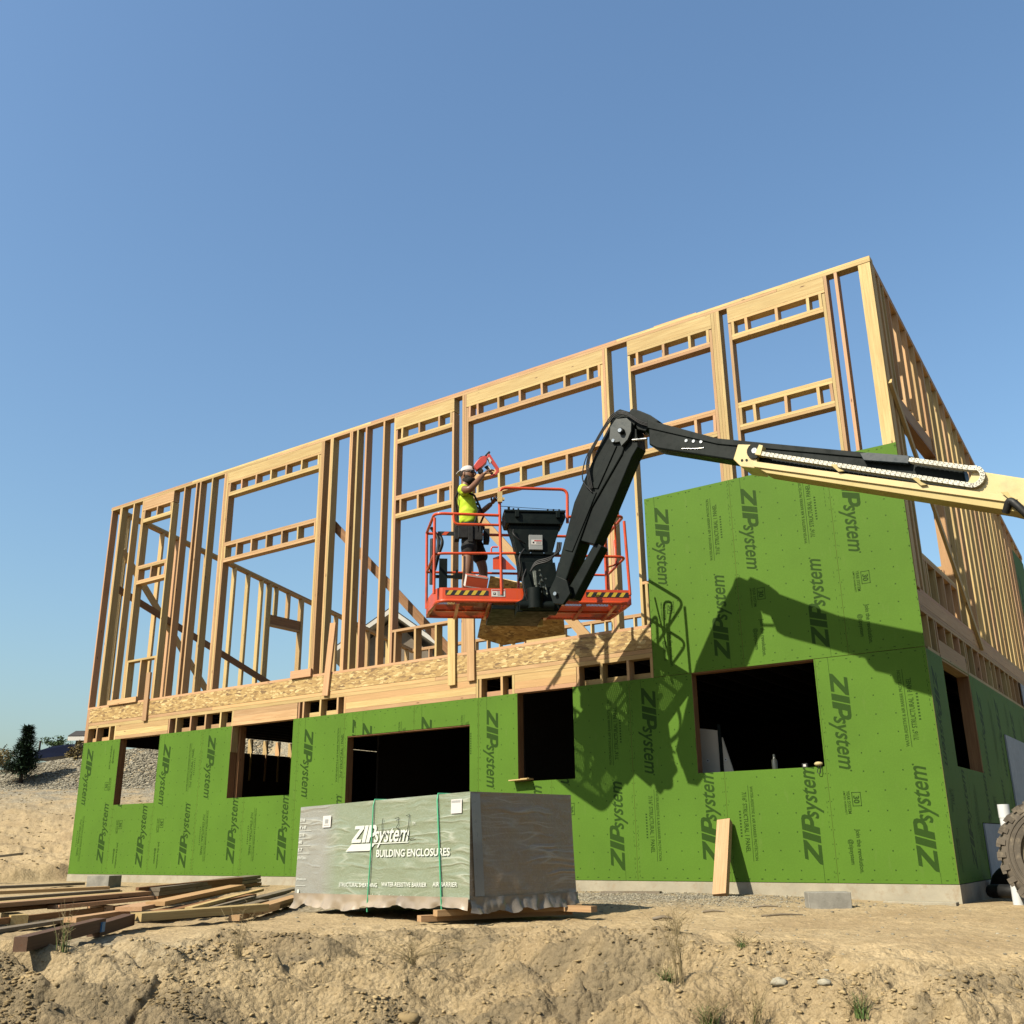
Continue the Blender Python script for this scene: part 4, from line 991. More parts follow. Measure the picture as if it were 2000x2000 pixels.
E_ = [('pel', 'waist'), ('waist', 'chest'), ('chest', 'neckb'), ('neckb', 'neck'), ('neck', 'head'), ('head', 'crown'), ('neckb', 'shN'), ('shN', 'elN'), ('elN', 'wrN'), ('neckb', 'shF'), ('shF', 'elF'), ('elF', 'wrF'),
      ('pel', 'hipN'), ('hipN', 'knN'), ('knN', 'anN'), ('anN', 'toN'), ('anN', 'heN'), ('pel', 'hipF'), ('hipF', 'knF'), ('knF', 'anF'), ('anF', 'toF'), ('anF', 'heF')]
RAD = {'pel': (.145, .115), 'waist': (.13, .11), 'chest': (.155, .12), 'neckb': .075, 'neck': .06, 'head': (.072, .085), 'crown': (.065, .075), 'shN': .062, 'elN': .047, 'wrN': .031, 'shF': .062, 'elF': .045, 'wrF': .031,
       'hipN': .09, 'knN': .062, 'anN': .042, 'toN': .035, 'hipF': .09, 'knF': .062, 'anF': .042, 'toF': .035, 'heN': .035, 'heF': .035}
worker = skin_obj('person', [B(*pts[n_]) for n_ in names], [(idx[a], idx[b]) for a, b in E_], [RAD[n_] for n_ in names], SKIN)
tag(worker, 'worker in lime T-shirt, backwards pale cap and black shorts standing in the orange basket', 'person')
HC = B(.332, .385, 1.765)                     # head centre
FD = (LA*.80-LB*.60).normalized(); FS = Vector((0, 0, 1)).cross(FD)    # way the face looks, its left
mb = MB(); ellip(mb, HC, FD*.098, FS*.078, Vector((0, 0, .125)), 18, 12)
mb.tube([HC+FD*.085+Vector((0, 0, .02)), HC+FD*.115+Vector((0, 0, -.018)), HC+FD*.098+Vector((0, 0, -.03))], [.010, .016, .012], 8)
for sg in (1, -1): ellip(mb, HC+FS*.080*sg+FD*-.005+Vector((0, 0, -.005)), FD*.018, FS*.010, Vector((0, 0, .032)), 8, 6)
ellip(mb, HC+FD*.092+Vector((0, 0, -.062)), FD*.016, FS*.026, Vector((0, 0, .010)), 10, 6)
mb.build('head', SKIN, worker)
mb = MB(); ellip(mb, HC+FD*.010+Vector((0, 0, -.078)), FD*.094, FS*.078, Vector((0, 0, .070)), 16, 8, 0, -1, .30); ellip(mb, HC+FD*.02+Vector((0, 0, -.045)), FD*.060, FS*.081, Vector((0, 0, .055)), 16, 8); ellip(mb, HC-FD*.03+Vector((0, 0, .02)), FD*.078, FS*.082, Vector((0, 0, .085)), 14, 8)
mb.build('beard_and_hair', BEARD, worker)
mb = MB()
for sg in (1, -1): ellip(mb, HC+FD*.088+FS*.034*sg+Vector((0, 0, .022)), FD*.014, FS*.029, Vector((0, 0, .019)), 10, 6)
for sg in (1, -1): mb.tube([HC+FD*.085+FS*.06*sg+Vector((0, 0, .026)), HC-FD*.0+FS*.083*sg+Vector((0, 0, .022))], .005, 6)
mb.build('sunglasses', BLK, worker)
mb = MB(); ellip(mb, HC+Vector((0, 0, .045))-FD*.004, FD*.102, FS*.084, Vector((0, 0, .084)), 18, 8, 0, .0, 1.)
mb.prism_f([(-.075, -.065), (.075, -.065), (.075, -.10), (.05, -.145), (0, -.158), (-.05, -.145), (-.075, -.10)], lambda a, b, q: HC+FS*a+FD*b+Vector((0, 0, .052+.007*q+.28*(b+.065))))
ellip(mb, HC+FD*.092+Vector((0, 0, .083)), FD*.012, FS*.034, Vector((0, 0, .022)), 10, 6, 1)
mb.build('baseball_cap', [CAPM, BEARD], worker)
# T-shirt: torso and short sleeves
S = {'hem': (.36, .42, 1.09), 'waist': (.345, .42, 1.17), 'belly': (.345, .41, 1.27), 'chest': (.318, .40, 1.42), 'neckb': (.285, .40, 1.545), 'shN': (.257, .235, 1.515), 'slN': (.30, .165, 1.49), 'shF': (.33, .575, 1.515), 'slF': (.40, .615, 1.44)}
sn = list(S); si = {n_: i for i, n_ in enumerate(sn)}
skin_obj('t_shirt', [B(*S[n_]) for n_ in sn], [(si[a], si[b]) for a, b in (('hem', 'waist'), ('waist', 'belly'), ('belly', 'chest'), ('chest', 'neckb'), ('neckb', 'shN'), ('shN', 'slN'), ('neckb', 'shF'), ('shF', 'slF'))],
         [(.155, .135), (.150, .130), (.160, .135), (.172, .135), (.085, .085), .080, .072, .080, .070], SHIRT, worker, 3)
S = {'pel': (.37, .42, 1.02), 'top': (.36, .42, 1.10), 'hipN': (.345, .33, .93), 'midN': (.34, .30, .76), 'hemN': (.337, .285, .63), 'hipF': (.41, .52, .93), 'midF': (.475, .52, .76), 'hemF': (.53, .52, .63)}
sn = list(S); si = {n_: i for i, n_ in enumerate(sn)}
skin_obj('shorts', [B(*S[n_]) for n_ in sn], [(si[a], si[b]) for a, b in (('pel', 'top'), ('pel', 'hipN'), ('hipN', 'midN'), ('midN', 'hemN'), ('pel', 'hipF'), ('hipF', 'midF'), ('midF', 'hemF'))],
         [(.165, .135), (.15, .125), .118, .108, .100, .118, .108, .100], SHORTS, worker, 3)
mb = MB()
for t_, s0_, s1_ in ((.245, .30, .42), (.60, .38, .47)): mb.tube([B(s0_-.07, t_+.05, 1.545), B(s0_+.11, t_+.02, 1.45), B(s0_+.175, t_, 1.30), B(s1_, t_+.03, 1.10)], .014, 6)
for t_, s0_ in ((.27, .20), (.57, .28)): mb.tube([B(s0_+.03, t_, 1.55), B(s0_-.03, t_+.04, 1.42), B(s0_+.0, .42, 1.28), B(.22, .42, 1.10)], .013, 6)
mb.build('harness', SHORTS, worker)
mb = MB(); ring = [B(.365+.165*math.cos(a), .42+.15*math.sin(a), 1.075) for a in np.arange(0, 6.28, .35)]; mb.tube(ring, .026, 8, closed=True)
for (s, t, z, a, b_, c) in ((.27, .25, .96, .12, .07, .17), (.44, .26, .95, .15, .07, .19), (.57, .40, .95, .07, .16, .17), (.20, .40, .97, .06, .14, .16), (.36, .23, .93, .06, .05, .22)): mb.hexa(B(s, t, z), LA*a, LB*b_, Vector((0, 0, c)))
for s, z in ((.27, 1.06), (.30, 1.07), (.45, 1.06), (.49, 1.05)): mb.tube([B(s, .23, z-.1), B(s, .22, z)], .010, 6)
mb.build('tool_belt', SHORTS, worker, .012)
mb = MB()
for (h, t) in ((.285, .28), (.52, .54)): mb.prism_f([(h-.10, .035), (h+.17, .035), (h+.175, .075), (h+.09, .115), (h+.05, .19), (h-.07, .19), (h-.10, .10)], lambda a, b, q, t=t: B(a, t-.05+.10*q, b))
mb.build('boot', m_plain('work_boot', (.16, .09, .045), .8), worker, .015)
# hands
def hand(name, w, d, palm_n, curl, size=1.0):
    """w wrist, d way the palm points, palm_n normal out of the palm; fingers curl towards palm_n"""
    w, d, pn = V3(w), V3(d).normalized(), V3(palm_n).normalized(); sd_ = d.cross(pn).normalized()
    k_ = size
    P_ = [w-d*.02, w+d*.045*k_, w+d*.085*k_]; E2 = [(0, 1), (1, 2)]; RR = [.026, (.040, .020), (.038, .017)]
    for j, (o, L, r_) in enumerate(((-.030, .075, .0092), (-.010, .085, .0098), (.011, .080, .0095), (.031, .062, .0085))):
        b0 = len(P_); q = w+d*.080*k_+sd_*o
        P_.append(q); RR.append(.0115); E2.append((2, b0))
        for s_ in range(3):
            an = curl*(s_+.6)*.75; dd = d*math.cos(an)+pn*math.sin(an)
            q = q+dd*(L*(.45, .32, .27)[s_]); P_.append(q); RR.append(r_*(1-.08*s_)); E2.append((b0+s_, b0+s_+1))
    b0 = len(P_); q = w+d*.03*k_-sd_*.030; P_.append(q); RR.append(.014); E2.append((1, b0))
    for s_, v_ in enumerate((d*.5-sd_*.7+pn*.35, d*.8-sd_*.25+pn*.55, d*.9+pn*.4)): q = q+V3(v_).normalized()*(.036, .030, .024)[s_]; P_.append(q); RR.append(.0105-.001*s_); E2.append((b0+s_, b0+s_+1))
    return skin_obj(name, P_, E2, RR, SKIN, worker, 1)
hand('hand', B(*pts['wrN']), (B(.60, .22, 1.79)-B(*pts['wrN'])), LB*.6+LA*.6-Vector((0, 0, .3)), .85)
hand('hand', B(*pts['wrF']), (B(.71, .50, 1.50)-B(*pts['wrF'])), -LB*.8+LA*.2, .8)
# nail gun held up in front of the face
gun = thing('nail_gun', 'red cordless nail gun held up in the worker\'s right hand', 'nail gun', B(.58, .24, 1.80))
def gp(x, y): return (.40+(x-460)*.00094, 1.83-(y-340)*.00103-(x-460)*.00005)
def gprism(m, px, t0, t1, mi=0): m.prism_f([gp(*p) for p in px], lambda a, b, q: B(a, t0+(t1-t0)*q, b), mi)
m = MB(); gprism(m, [(458, 345), (500, 285), (545, 235), (600, 205), (640, 225), (632, 290), (575, 350), (500, 405)], .18, .27); m.build('motor_housing', TOOLRED, gun, .008)
m = MB(); gprism(m, [(630, 215), (655, 170), (680, 175), (800, 350), (800, 395), (760, 440), (700, 475), (690, 500), (675, 460), (735, 425), (762, 385), (745, 345), (660, 240)], .205, .235); m.build('magazine', TOOLRED, gun, .004)
m = MB(); gprism(m, [(600, 345), (640, 320), (680, 360), (725, 430), (700, 445), (655, 385)], .21, .24); gprism(m, [(595, 205), (665, 128), (685, 142), (630, 215)], .21, .24); gprism(m, [(520, 250), (545, 218), (590, 205), (560, 235)], .19, .26); gprism(m, [(515, 400), (560, 370), (590, 400), (560, 440), (525, 430)], .19, .26); m.build('grip_and_nose', BLACKR, gun, .004)
m = MB(); gprism(m, [(640, 235), (668, 215), (700, 260), (680, 300)], .20, .238); gprism(m, [(640, 325), (650, 318), (700, 385), (690, 392)], .206, .209); m.build('side_plate', STICKER, gun, .002)
mb = MB(); mb.hexa(B(.705, -.035, 1.325), LA*.055, LB*.05, Vector((0, 0, .135))); mb.hexa(B(.735, -.035, 1.30), LA*.05, LB*.045, Vector((0, 0, .03)))
tag(mb.build('wood_block', WOOD), 'small yellow wood block on the tall orange post beside the worker\'s left hand', 'wood block')
# carton of nails leaning on the kick board
mb = MB(); cx = B(.42, .10, .285); ax = (LA*.85+Vector((0, 0, -.12))).normalized(); az = Vector((0, 0, 1)); ay = (LB*.85+Vector((0, 0, .5))).normalized()
ux = (LA*.96+LB*.1-Vector((0, 0, .10))).normalized(); uy = (LB*.80+Vector((0, 0, .30))-ux*0).normalized(); uy = (uy-ux*uy.dot(ux)).normalized(); uz = ux.cross(uy)
mb.hexa(cx, ux*.26, uy*.20, uz*.15, 0)
for sgn in (-1, 1):
    mb.hexa(cx+ux*.1305*sgn, ux*.002, uy*.19, uz*.14, 1)
for a in (-.09, .09): mb.hexa(cx+uz*.0755+uy*a, ux*.25, uy*.012, uz*.002, 1)
mb.hexa(cx+uz*.0755, ux*.012, uy*.19, uz*.002, 1)
for a in (-.065, .065): mb.hexa(cx-uy*.1005+uz*a, ux*.25, uy*.002, uz*.012, 1)
tag(mb.build('carton', [CARTON, CARTONW]), 'orange and white nail carton tilted against the kick board at the worker\'s feet', 'carton')

# stand-off of the lift from the wall
OFF = Vector((.062, -.12, -.055))
for o in bpy.data.objects:
    if o.parent is None and (o.name.split('.')[0] in ('boom_lift', 'person', 'nail_gun', 'wood_block', 'carton')): o.location = o.location+OFF

# ------------------------------------------------------------------ wrapped pack of panels
PX, PY, PTH, PL, PW = -3.0, -4.24, -.228, 2.86, 1.25
pe1 = Vector((math.cos(PTH), math.sin(PTH), 0)); pe2 = Vector((-math.sin(PTH), math.cos(PTH), 0))
PZ0, PZ1 = -.085, .875
def pk(i, j, z):
    """i 0..PL from the left end, j 0..PW towards the house; the pack leans and its wrap flares at the foot"""
    h = (z-PZ0)/(PZ1-PZ0); fl = .028*max(0, 1-h)**1.5
    ii = i+fl*(abs(i/PL-.5)*2)**3*(1.6 if i > PL*.5 else 1.2); jj = j-(fl if j < .01 else 0)+.015*h*(j < .01)
    return Vector((PX, PY, z-.035*(1-i/PL)))+pe1*(ii-PL)+pe2*jj
pack = thing('panel_pack', 'long waist-high pack of wall panels in printed grey-green wrap and clear film on lumber runners', 'pallet pack', (PX, PY, -.2))
def sheet_grid(m, fn, nu, nv, amp, sd, nrm, gcf):
    us = np.linspace(0, 1, nu); vs_ = np.linspace(0, 1, nv); P = []; G = []
    for b in vs_:
        for a in us:
            p = fn(a, b); e = min(1, 8*min(a, 1-a, b, 1-b))
            w = float(vnoise(np.array([a*9+b*7]), np.array([b*5-a*4]), sd)[0])+.5*float(vnoise(np.array([a*26-b*9]), np.array([b*14+a*6]), sd+1)[0])
            P.append(p+nrm*amp*w*e); G.append(gcf(a, b))
    m.add(P, [(j*nu+i, j*nu+i+1, (j+1)*nu+i+1, (j+1)*nu+i) for j in range(nv-1) for i in range(nu-1)], 0, G, smooth=True)
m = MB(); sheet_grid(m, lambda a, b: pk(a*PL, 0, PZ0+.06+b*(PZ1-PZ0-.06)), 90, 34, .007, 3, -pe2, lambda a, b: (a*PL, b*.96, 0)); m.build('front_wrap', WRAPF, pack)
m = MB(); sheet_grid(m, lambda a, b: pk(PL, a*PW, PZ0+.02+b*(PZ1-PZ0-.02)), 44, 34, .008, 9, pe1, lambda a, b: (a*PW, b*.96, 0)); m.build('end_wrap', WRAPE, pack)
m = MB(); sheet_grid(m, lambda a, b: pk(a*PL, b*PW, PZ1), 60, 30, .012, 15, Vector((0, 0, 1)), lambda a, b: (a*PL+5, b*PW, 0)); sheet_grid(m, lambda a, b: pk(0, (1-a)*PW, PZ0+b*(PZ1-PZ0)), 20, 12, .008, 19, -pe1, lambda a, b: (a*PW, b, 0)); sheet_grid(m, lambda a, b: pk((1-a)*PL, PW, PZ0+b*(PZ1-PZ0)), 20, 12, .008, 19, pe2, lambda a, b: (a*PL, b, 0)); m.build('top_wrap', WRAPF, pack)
m = MB(); m.hexa(pk(PL/2, PW/2, 0)+Vector((0, 0, .36)), pe1*(PL-.12), pe2*(PW-.12), Vector((0, 0, .84))); m.build('panel_stack', EDGE, pack)
m = MB(); fb = PL-.0
m.add([pk(PL, .03, .02)+pe1*.012, pk(PL, .135, .02)+pe1*.012, pk(PL, .115, .86)+pe1*.012, pk(PL, .012, .86)+pe1*.012], [(0, 1, 2, 3)], 0); m.build('wrap_edge_strip', m_plain('pale_film', (.36, .35, .31), .35, coat=.4, bump=.3), pack)
# torn skirt of film at the foot
def skirt(name, p_of, n, lo, hi, sd, nrm, mat):
    P = []; rr = random.Random(sd); nv = 6
    for q in range(n+1):
        a = q/n; drop = lo+(hi-lo)*(.5+float(vnoise(np.array([a*9.]), np.array([sd*1.+.5]), 4)[0])+.35*float(vnoise(np.array([a*31.]), np.array([sd*1.+.5]), 14)[0]))
        for k_ in range(nv):
            t = k_/(nv-1); base = p_of(a); P.append(base+Vector((0, 0, .10-t*(drop+.10)))+nrm*(.012+.022*t*t+.03*t*float(vnoise(np.array([a*34.]), np.array([t*2.+sd]), 8)[0])*2))
    m = MB(); m.add(P, [(i*nv+j, (i+1)*nv+j, (i+1)*nv+j+1, i*nv+j+1) for i in range(n) for j in range(nv-1)], 0, smooth=True); return m.build(name, mat, pack)
skirt('film_skirt', lambda a: pk(a*PL, 0, PZ0), 150, -.05, .07, 5, -pe2, SKIRT)
skirt('film_skirt', lambda a: pk(PL, a*PW, PZ0), 50, -.02, .06, 6, pe1, m_plain('clear_film_end', (.26, .22, .17), .35, coat=.4, bump=.5))
# runners
for (i0, j0, i1, j1, z) in ((PL-.30, -.12, PL+.05, PW+.02, -.115), (PL-.42, -.20, PL-.05, PW, -.16), (.55, .05, .45, PW, -.13), (PL-.1, PW-.15, PL+.35, PW-.1, -.12)):
    a = Vector((PX, PY, z))+pe1*(i0-PL)+pe2*j0; b = Vector((PX, PY, z))+pe1*(i1-PL)+pe2*j1
    m = MB(); m.board(a, b, .089, .05, (1, 0, 0)); m.build('runner', WOODP, pack)
# printing on the long side
def on_front(polys, i0, z0, ang=0.018):
    out = []
    for p in polys:
        out.append([pk(i0+a, 0, z0+b+a*ang*0)-pe2*.0105 for a, b in p])
    return out
def print_mesh(name, polys, mat):
    m = MB()
    for p in polys:
        nn = sum((p[i-1].cross(p[i]) for i in range(len(p))), Vector()); f = tuple(range(len(p)))
        m.add(p, [f if nn.dot(-pe2) > 0 else f[::-1]], 0)
    return m.build(name, mat, pack)
W_ = []; Q = .10
W_ += on_front(zip_logo(.158, 6.05, False), .955+Q, .487)
W_ += on_front([[(0, 0), (.42, .002), (.50, .060), (1.04, .064), (1.05, .072), (.10, .066)]], .855+Q, .408)
W_ += on_front(fit_text('TM', .05, .028), 1.94+Q, .625)
W_ += on_front(fit_text('BUILDING ENCLOSURES', 1.12, .066, .02), 1.388+Q, .352)
W_ += on_front(fit_text('STRUCTURAL SHEATHING', .66, .038, .012), .78+Q, .084); W_ += on_front(fit_text('WATER-RESISTIVE BARRIER', .69, .038, .012), 1.511+Q, .092); W_ += on_front(fit_text('AIR BARRIER', .33, .038, .012), 2.286+Q, .098)
W_ += on_front(fit_text('Join the revolution.  #zipsystem', .68, .030, .004), 1.372+Q, -.004)
for q, s_ in enumerate(('7/16', "4' x 8'", '32/16', '40', '5.7')): W_ += on_front(fit_text(s_, .05+.012*len(s_), .032, .02), .00+.02, .725-q*.075)
W_ += on_front(fit_text('STRUCTURAL 1', .20, .028, .012), .02, .345)
for q in range(5): W_ += on_front([bar(0, 0, .24, .003)], .02, .703-q*.075)
W_ += on_front(fit_text('ZIPsystem.com', .20, .024, .006), .03, .14); W_ += on_front([bar(0, 0, .20, .003)], .03, .085)
W_ += on_front([[(.022*math.cos(a), .022*math.sin(a)) for a in np.arange(0, 6.2, .5)]], .09, .03)
print_mesh('printing', W_, PRINTW)
m = MB(); q = on_front([bar(0, 0, .155, .115)], .385+Q, .65)[0]; m.add([v-pe2*.001 for v in q], [(0, 1, 2, 3)], 0); m.build('paper_label', STICKER, pack)
m = MB(); q = on_front([bar(0, 0, .15, .12)], 2.51+Q, .70)[0]; m.add([v-pe2*.001 for v in q], [(0, 1, 2, 3)], 0); m.build('paper_label', STICKER, pack)
print_mesh('label_print', [[v-pe2*.0025 for v in p] for p in on_front([bar(0, 0, .06, .04)], .43+Q, .69)+on_front([bar(0, 0, .10, .006)], .41+Q, .67)], GREYBOX)
print_mesh('label_print', [[v-pe2*.0025 for v in p] for p in on_front([bar(q_*.014, 0, q_*.014+.008, .02) for q_ in range(9)], 2.52+Q, .79)], GREYBOX)
m = MB()
def pen(pts_): m.tube([pk(a+Q, 0, b)-pe2*.014 for a, b in pts_], .0030, 5)
pen([(1.475, .70), (1.465, .64), (1.48, .56), (1.53, .535), (1.55, .58)]); pen([(1.67, .69), (1.73, .70), (1.73, .64), (1.70, .61), (1.76, .59), (1.78, .54), (1.74, .50)]); pen([(1.85, .71), (1.90, .72), (1.89, .62), (1.87, .545), (1.92, .50), (1.99, .51)])
m.build('marker_writing', PRINTK, pack)
for i0, i1 in ((1.302+.1, 1.312+.1), (2.308+.1, 2.428+.1)):
    m = MB(); m.tube([pk(i0, PW*.3, PZ1+.008), pk(i0, 0, PZ1+.006)-pe2*.004]+[pk(i0+(i1-i0)*t, 0, PZ1-(PZ1-PZ0)*t)-pe2*(.016) for t in (.05, .3, .6, 1.)]+[pk(i1, 0, PZ0-.05)-pe2*.01], .0075, 6); m.build('strap', STRAP, pack)

# ------------------------------------------------------------------ lumber lying about
def plank(label, p0, p1, w, t, mat=WOOD, wdir=None, name='plank', group=None, cat='plank'):
    m = MB(); p0, p1 = V3(p0), V3(p1); d = (p1-p0).normalized(); wd = wdir or Vector((-d.y, d.x, 0)); m.board(p0, p1, w, t, wd); o = m.build(name, mat); return tag(o, label, cat, group)
GL = 'loose lumber left of the wrapped pack'
plank('grey weathered plank farthest back on the dirt by the left corner of the house', (-13.3, -4.6, -.11), (-13.35, -1.25, -.10), .14, .04, WOODG, group=GL)
plank('pale cream plank running past the near side of the concrete block', (-10.2, -6.4, -.06), (-9.70, -3.2, -.04), .14, .038, WOOD, group=GL)
plank('long pinkish plank, top layer of the left lumber stack, front edge', (-6.42, -7.3, -.035), (-7.33, -4.30, -.02), .14, .038, WOODP, group=GL)
plank('straw-coloured plank behind the front one on the top layer of the left stack', (-6.62, -7.2, -.035), (-7.50, -4.25, -.02), .14, .038, WOOD, group=GL)
plank('narrow pale plank on the back edge of the left stack', (-6.9, -6.9, -.03), (-7.75, -4.35, -.015), .09, .04, WOOD, group=GL)
plank('orange plank in the lower layer of the left stack, starting halfway along', (-6.88, -5.62, -.082), (-7.25, -4.32, -.066), .14, .038, WOODP, group=GL)
plank('dark shaded plank in the lower layer under the straw-coloured one', (-6.6, -7.0, -.085), (-7.42, -4.4, -.066), .14, .038, WOODIN, group=GL)
plank('short yellow block supporting the left lumber stack', (-6.50, -6.15, -.155), (-6.98, -5.98, -.155), .14, .09, WOOD, name='support_block', cat='block')
plank('short orange-brown block supporting the far end of the left stack', (-7.0, -4.95, -.15), (-7.45, -4.85, -.15), .09, .09, WOODP, name='support_block', cat='block')
for q, lb in enumerate(('bottom beam of the three-high laminated bundle behind the loose planks', 'middle beam of the three-high laminated bundle', 'top beam of the three-high laminated bundle')):
    plank(lb, (-8.10+.01*q, -3.72, -.115+.048*q), (-9.95-.05*q, -.55+.03*q, -.09+.050*q), .24, .044, (WOODIN, WOODG, WOODG)[q], name='laminated_beam', cat='beam', group='laminated beams')
plank('brown plank on edge leaning along the near side of the beam bundle', (-8.0, -3.95, -.05), (-9.3, -1.35, -.03), .13, .038, WOODIN, Vector((0, .2, 1)), group=GL)
plank('wide flat tan board beginning beside the split end and running back right', (-5.95, -5.45, -.085), (-8.2, -2.35, -.06), .24, .038, WOODP, group=GL)
plank('bright yellow board lying slantwise over the wide tan one', (-6.05, -5.10, -.060), (-7.95, -2.55, -.025), .18, .038, WOOD, group=GL)
plank('dull brown board under the slantwise yellow one', (-5.75, -5.35, -.13), (-7.2, -3.0, -.10), .19, .038, WOODIN, group=GL)
plank('short thick pale plank with a torn pointed end nearest the camera', (-5.33, -5.80, -.115), (-5.18, -4.55, -.10), .19, .065, WOOD, group=GL)
plank('dark red-brown timber post sticking out farthest left over the bank', (-4.22, -7.42, -.15), (-4.95, -6.38, -.12), .09, .09, WOODD, name='timber_post', cat='post')
plank('second dark red-brown timber post continuing behind the one with the blue tag', (-4.93, -6.44, -.16), (-5.35, -5.85, -.13), .10, .09, WOODD, name='timber_post', cat='post')
plank('grey-brown board in front of the pack, farther of the two short ones', (-5.55, -4.75, -.15), (-6.30, -3.55, -.12), .10, .038, WOODG, group=GL)
plank('tan board in front of the pack, nearer of the two short ones', (-5.10, -4.95, -.165), (-5.85, -3.8, -.15), .10, .05, WOODP, group=GL)
plank('thin dull lath between the short boards and the yellow one', (-5.9, -4.6, -.13), (-7.0, -3.1, -.11), .05, .03, WOODG, group=GL)
plank('thin grey stake lying on the dug slope left of the house', (-16.9, -3.6, .05), (-15.9, -.9, .38), .05, .04, WOODG, group=None)
plank('long weathered grey board just right of the slantwise yellow one', (-5.95, -4.55, -.150), (-8.6, -.95, -.12), .12, .035, WOODG, group=GL)
plank('second long weathered board, directly left of the wrapped pack', (-5.72, -4.42, -.160), (-8.1, -1.15, -.13), .14, .035, WOODG, group=GL)
plank('brown board tucked closest to the left end of the wrapped pack', (-5.50, -4.35, -.165), (-7.5, -1.6, -.14), .12, .038, WOODIN, group=GL)
plank('tan board ending under the left end of the wrapped pack', (-5.30, -4.62, -.130), (-6.6, -2.8, -.11), .14, .036, WOODP, group=GL)
plank('thin tan strip lying over the weathered boards', (-5.75, -4.95, -.105), (-7.9, -2.2, -.08), .07, .03, WOOD, group=GL)
plank('grey strip resting on top of the left stack near its back edge', (-6.95, -6.55, .002), (-7.55, -4.5, .012), .07, .025, WOODG, group=GL)
plank('brown board on edge under the left stack', (-6.35, -6.75, -.155), (-7.2, -4.6, -.14), .05, .05, WOODIN, group=GL)
plank('warped grey board in front of the left stack', (-5.75, -7.0, -.185), (-6.60, -5.35, -.165), .12, .03, WOODG, group=GL)
plank('orange-brown board end poking out between the left stack and the dark posts', (-6.05, -5.95, -.150), (-6.45, -5.15, -.14), .12, .04, WOODP, group=GL)
mb = MB(); mb.hexa((-4.905, -6.43, -.135), Vector((-.03, .045, 0)), Vector((.085, .055, 0)), Vector((0, 0, .07)), 0); mb.hexa((-4.885, -6.475, -.135), Vector((.06, .04, 0)), Vector((-.002, .003, 0)), Vector((0, 0, .03)), 1)
tag(mb.build('blue_tag', [m_plain('tag_blue', (.10, .30, .55), .5), STICKER]), 'light blue paper tag on the end of the dark timber post', 'tag')
# leaning offcut, blocks, slabs, sticks
m = MB(); m.board((-2.335, -.60, -.125), (-2.455, -.055, .665), .155, .09, (1, .0, .0), tn=.62); tag(m.build('leaning_plank', WOODP), 'thick orange fir offcut leaning on the green wall below the wide window', 'plank')
def block(label, c, ang, sx, sy, sz, mat=BLOCKM, name='concrete_block', cat='block', tilt=0):
    m = MB(); e1 = Vector((math.cos(ang), math.sin(ang), 0)); e2 = Vector((-math.sin(ang), math.cos(ang), 0)); m.hexa(c, e1*sx+Vector((0, 0, tilt)), e2*sy, Vector((0, 0, sz))); return tag(m.build(name, mat, None, .006), label, cat)
block('grey concrete block on the sand in front of the right part of the footing', (-.93, -1.30, -.125), .52, .40, .20, .19)
block('grey concrete block beyond the lumber near the left end of the footing', (-12.45, -1.45, -.06), .30, .42, .30, .20)
block('flat concrete slab half buried along the right end of the footing', (-.36, -.16, -.185), .03, .70, .16, .05, CONC, 'concrete_slab', 'slab')
def stick(label, p0, p1, r, mat=WOODG):
    m = MB(); p0, p1 = V3(p0), V3(p1); md = (p0+p1)/2+Vector((0, 0, r)); m.tube([p0, md, p1], [r, r*1.1, r*.6], 6); tag(m.build('stick', mat), label, 'stick')
for lb, (x, y), an, L, r in (('thin dark stick on the sand left of the leaning offcut', (-1.75, -2.35), .35, .20, .010), ('longer split lath on the sand right of the leaning offcut', (-1.15, -2.45), .75, .38, .009), ('short thick twig nearest the wrapped pack', (-1.85, -3.15), .6, .17, .014), ('tiny dark stick in front of the leaning offcut', (-1.52, -1.72), .5, .24, .009)):
    z = gmax(x, y, .05)+r*.6; stick(lb, (x, y, z), (x+L*math.cos(an), y+L*math.sin(an), z+.004), r)
m = MB(); m.board((-3.85, -.55, -.115), (-3.15, -.42, -.11), .10, .03, (0, 1, 0)); tag(m.build('offcut', WOODG), 'thin grey offcut on the gravel beside the wrapped pack', 'plank')
m = MB(); m.tube(rounded([(-16.5, -1.0, .12), (-17.0, -2.2, .0), (-17.4, -3.6, -.08), (-17.9, -5.6, -.10)], .5, 6), .035, 7); tag(m.build('black_pipe', BLACKR), 'black plastic pipe snaking across the dug slope at the far left', 'pipe')
# white pipe, roll of black membrane and small mound at the right corner
m = MB()
zt = .765
m.tube([(.52, .0, -.3), (.52, 0, zt-.12)], .052, 16); m.tube([(.52, 0, zt-.13), (.52, 0, zt)], .056, 16, caps=False); m.tube([(.52, 0, zt-.01), (.52, 0, zt-.10)], .049, 16, caps=True)
tag(m.build('pvc_pipe', WHITEP), 'upright white plastic pipe behind the lift wheel', 'pipe')
m = MB(); m.tube(rounded([(.12, .95, -.10), (.30, .75, -.09), (.55, .70, -.10), (.9, .85, -.12)], .2, 6), .07, 12); m.tube(rounded([(.10, 1.5, -.1), (.2, 1.3, .06), (.6, 1.25, .08), (1.1, 1.4, 0)], .2, 5), .10, 12)
tag(m.build('drain_hose', BLACKR), 'coiled black corrugated drain hose in the shade by the right corner', 'hose')
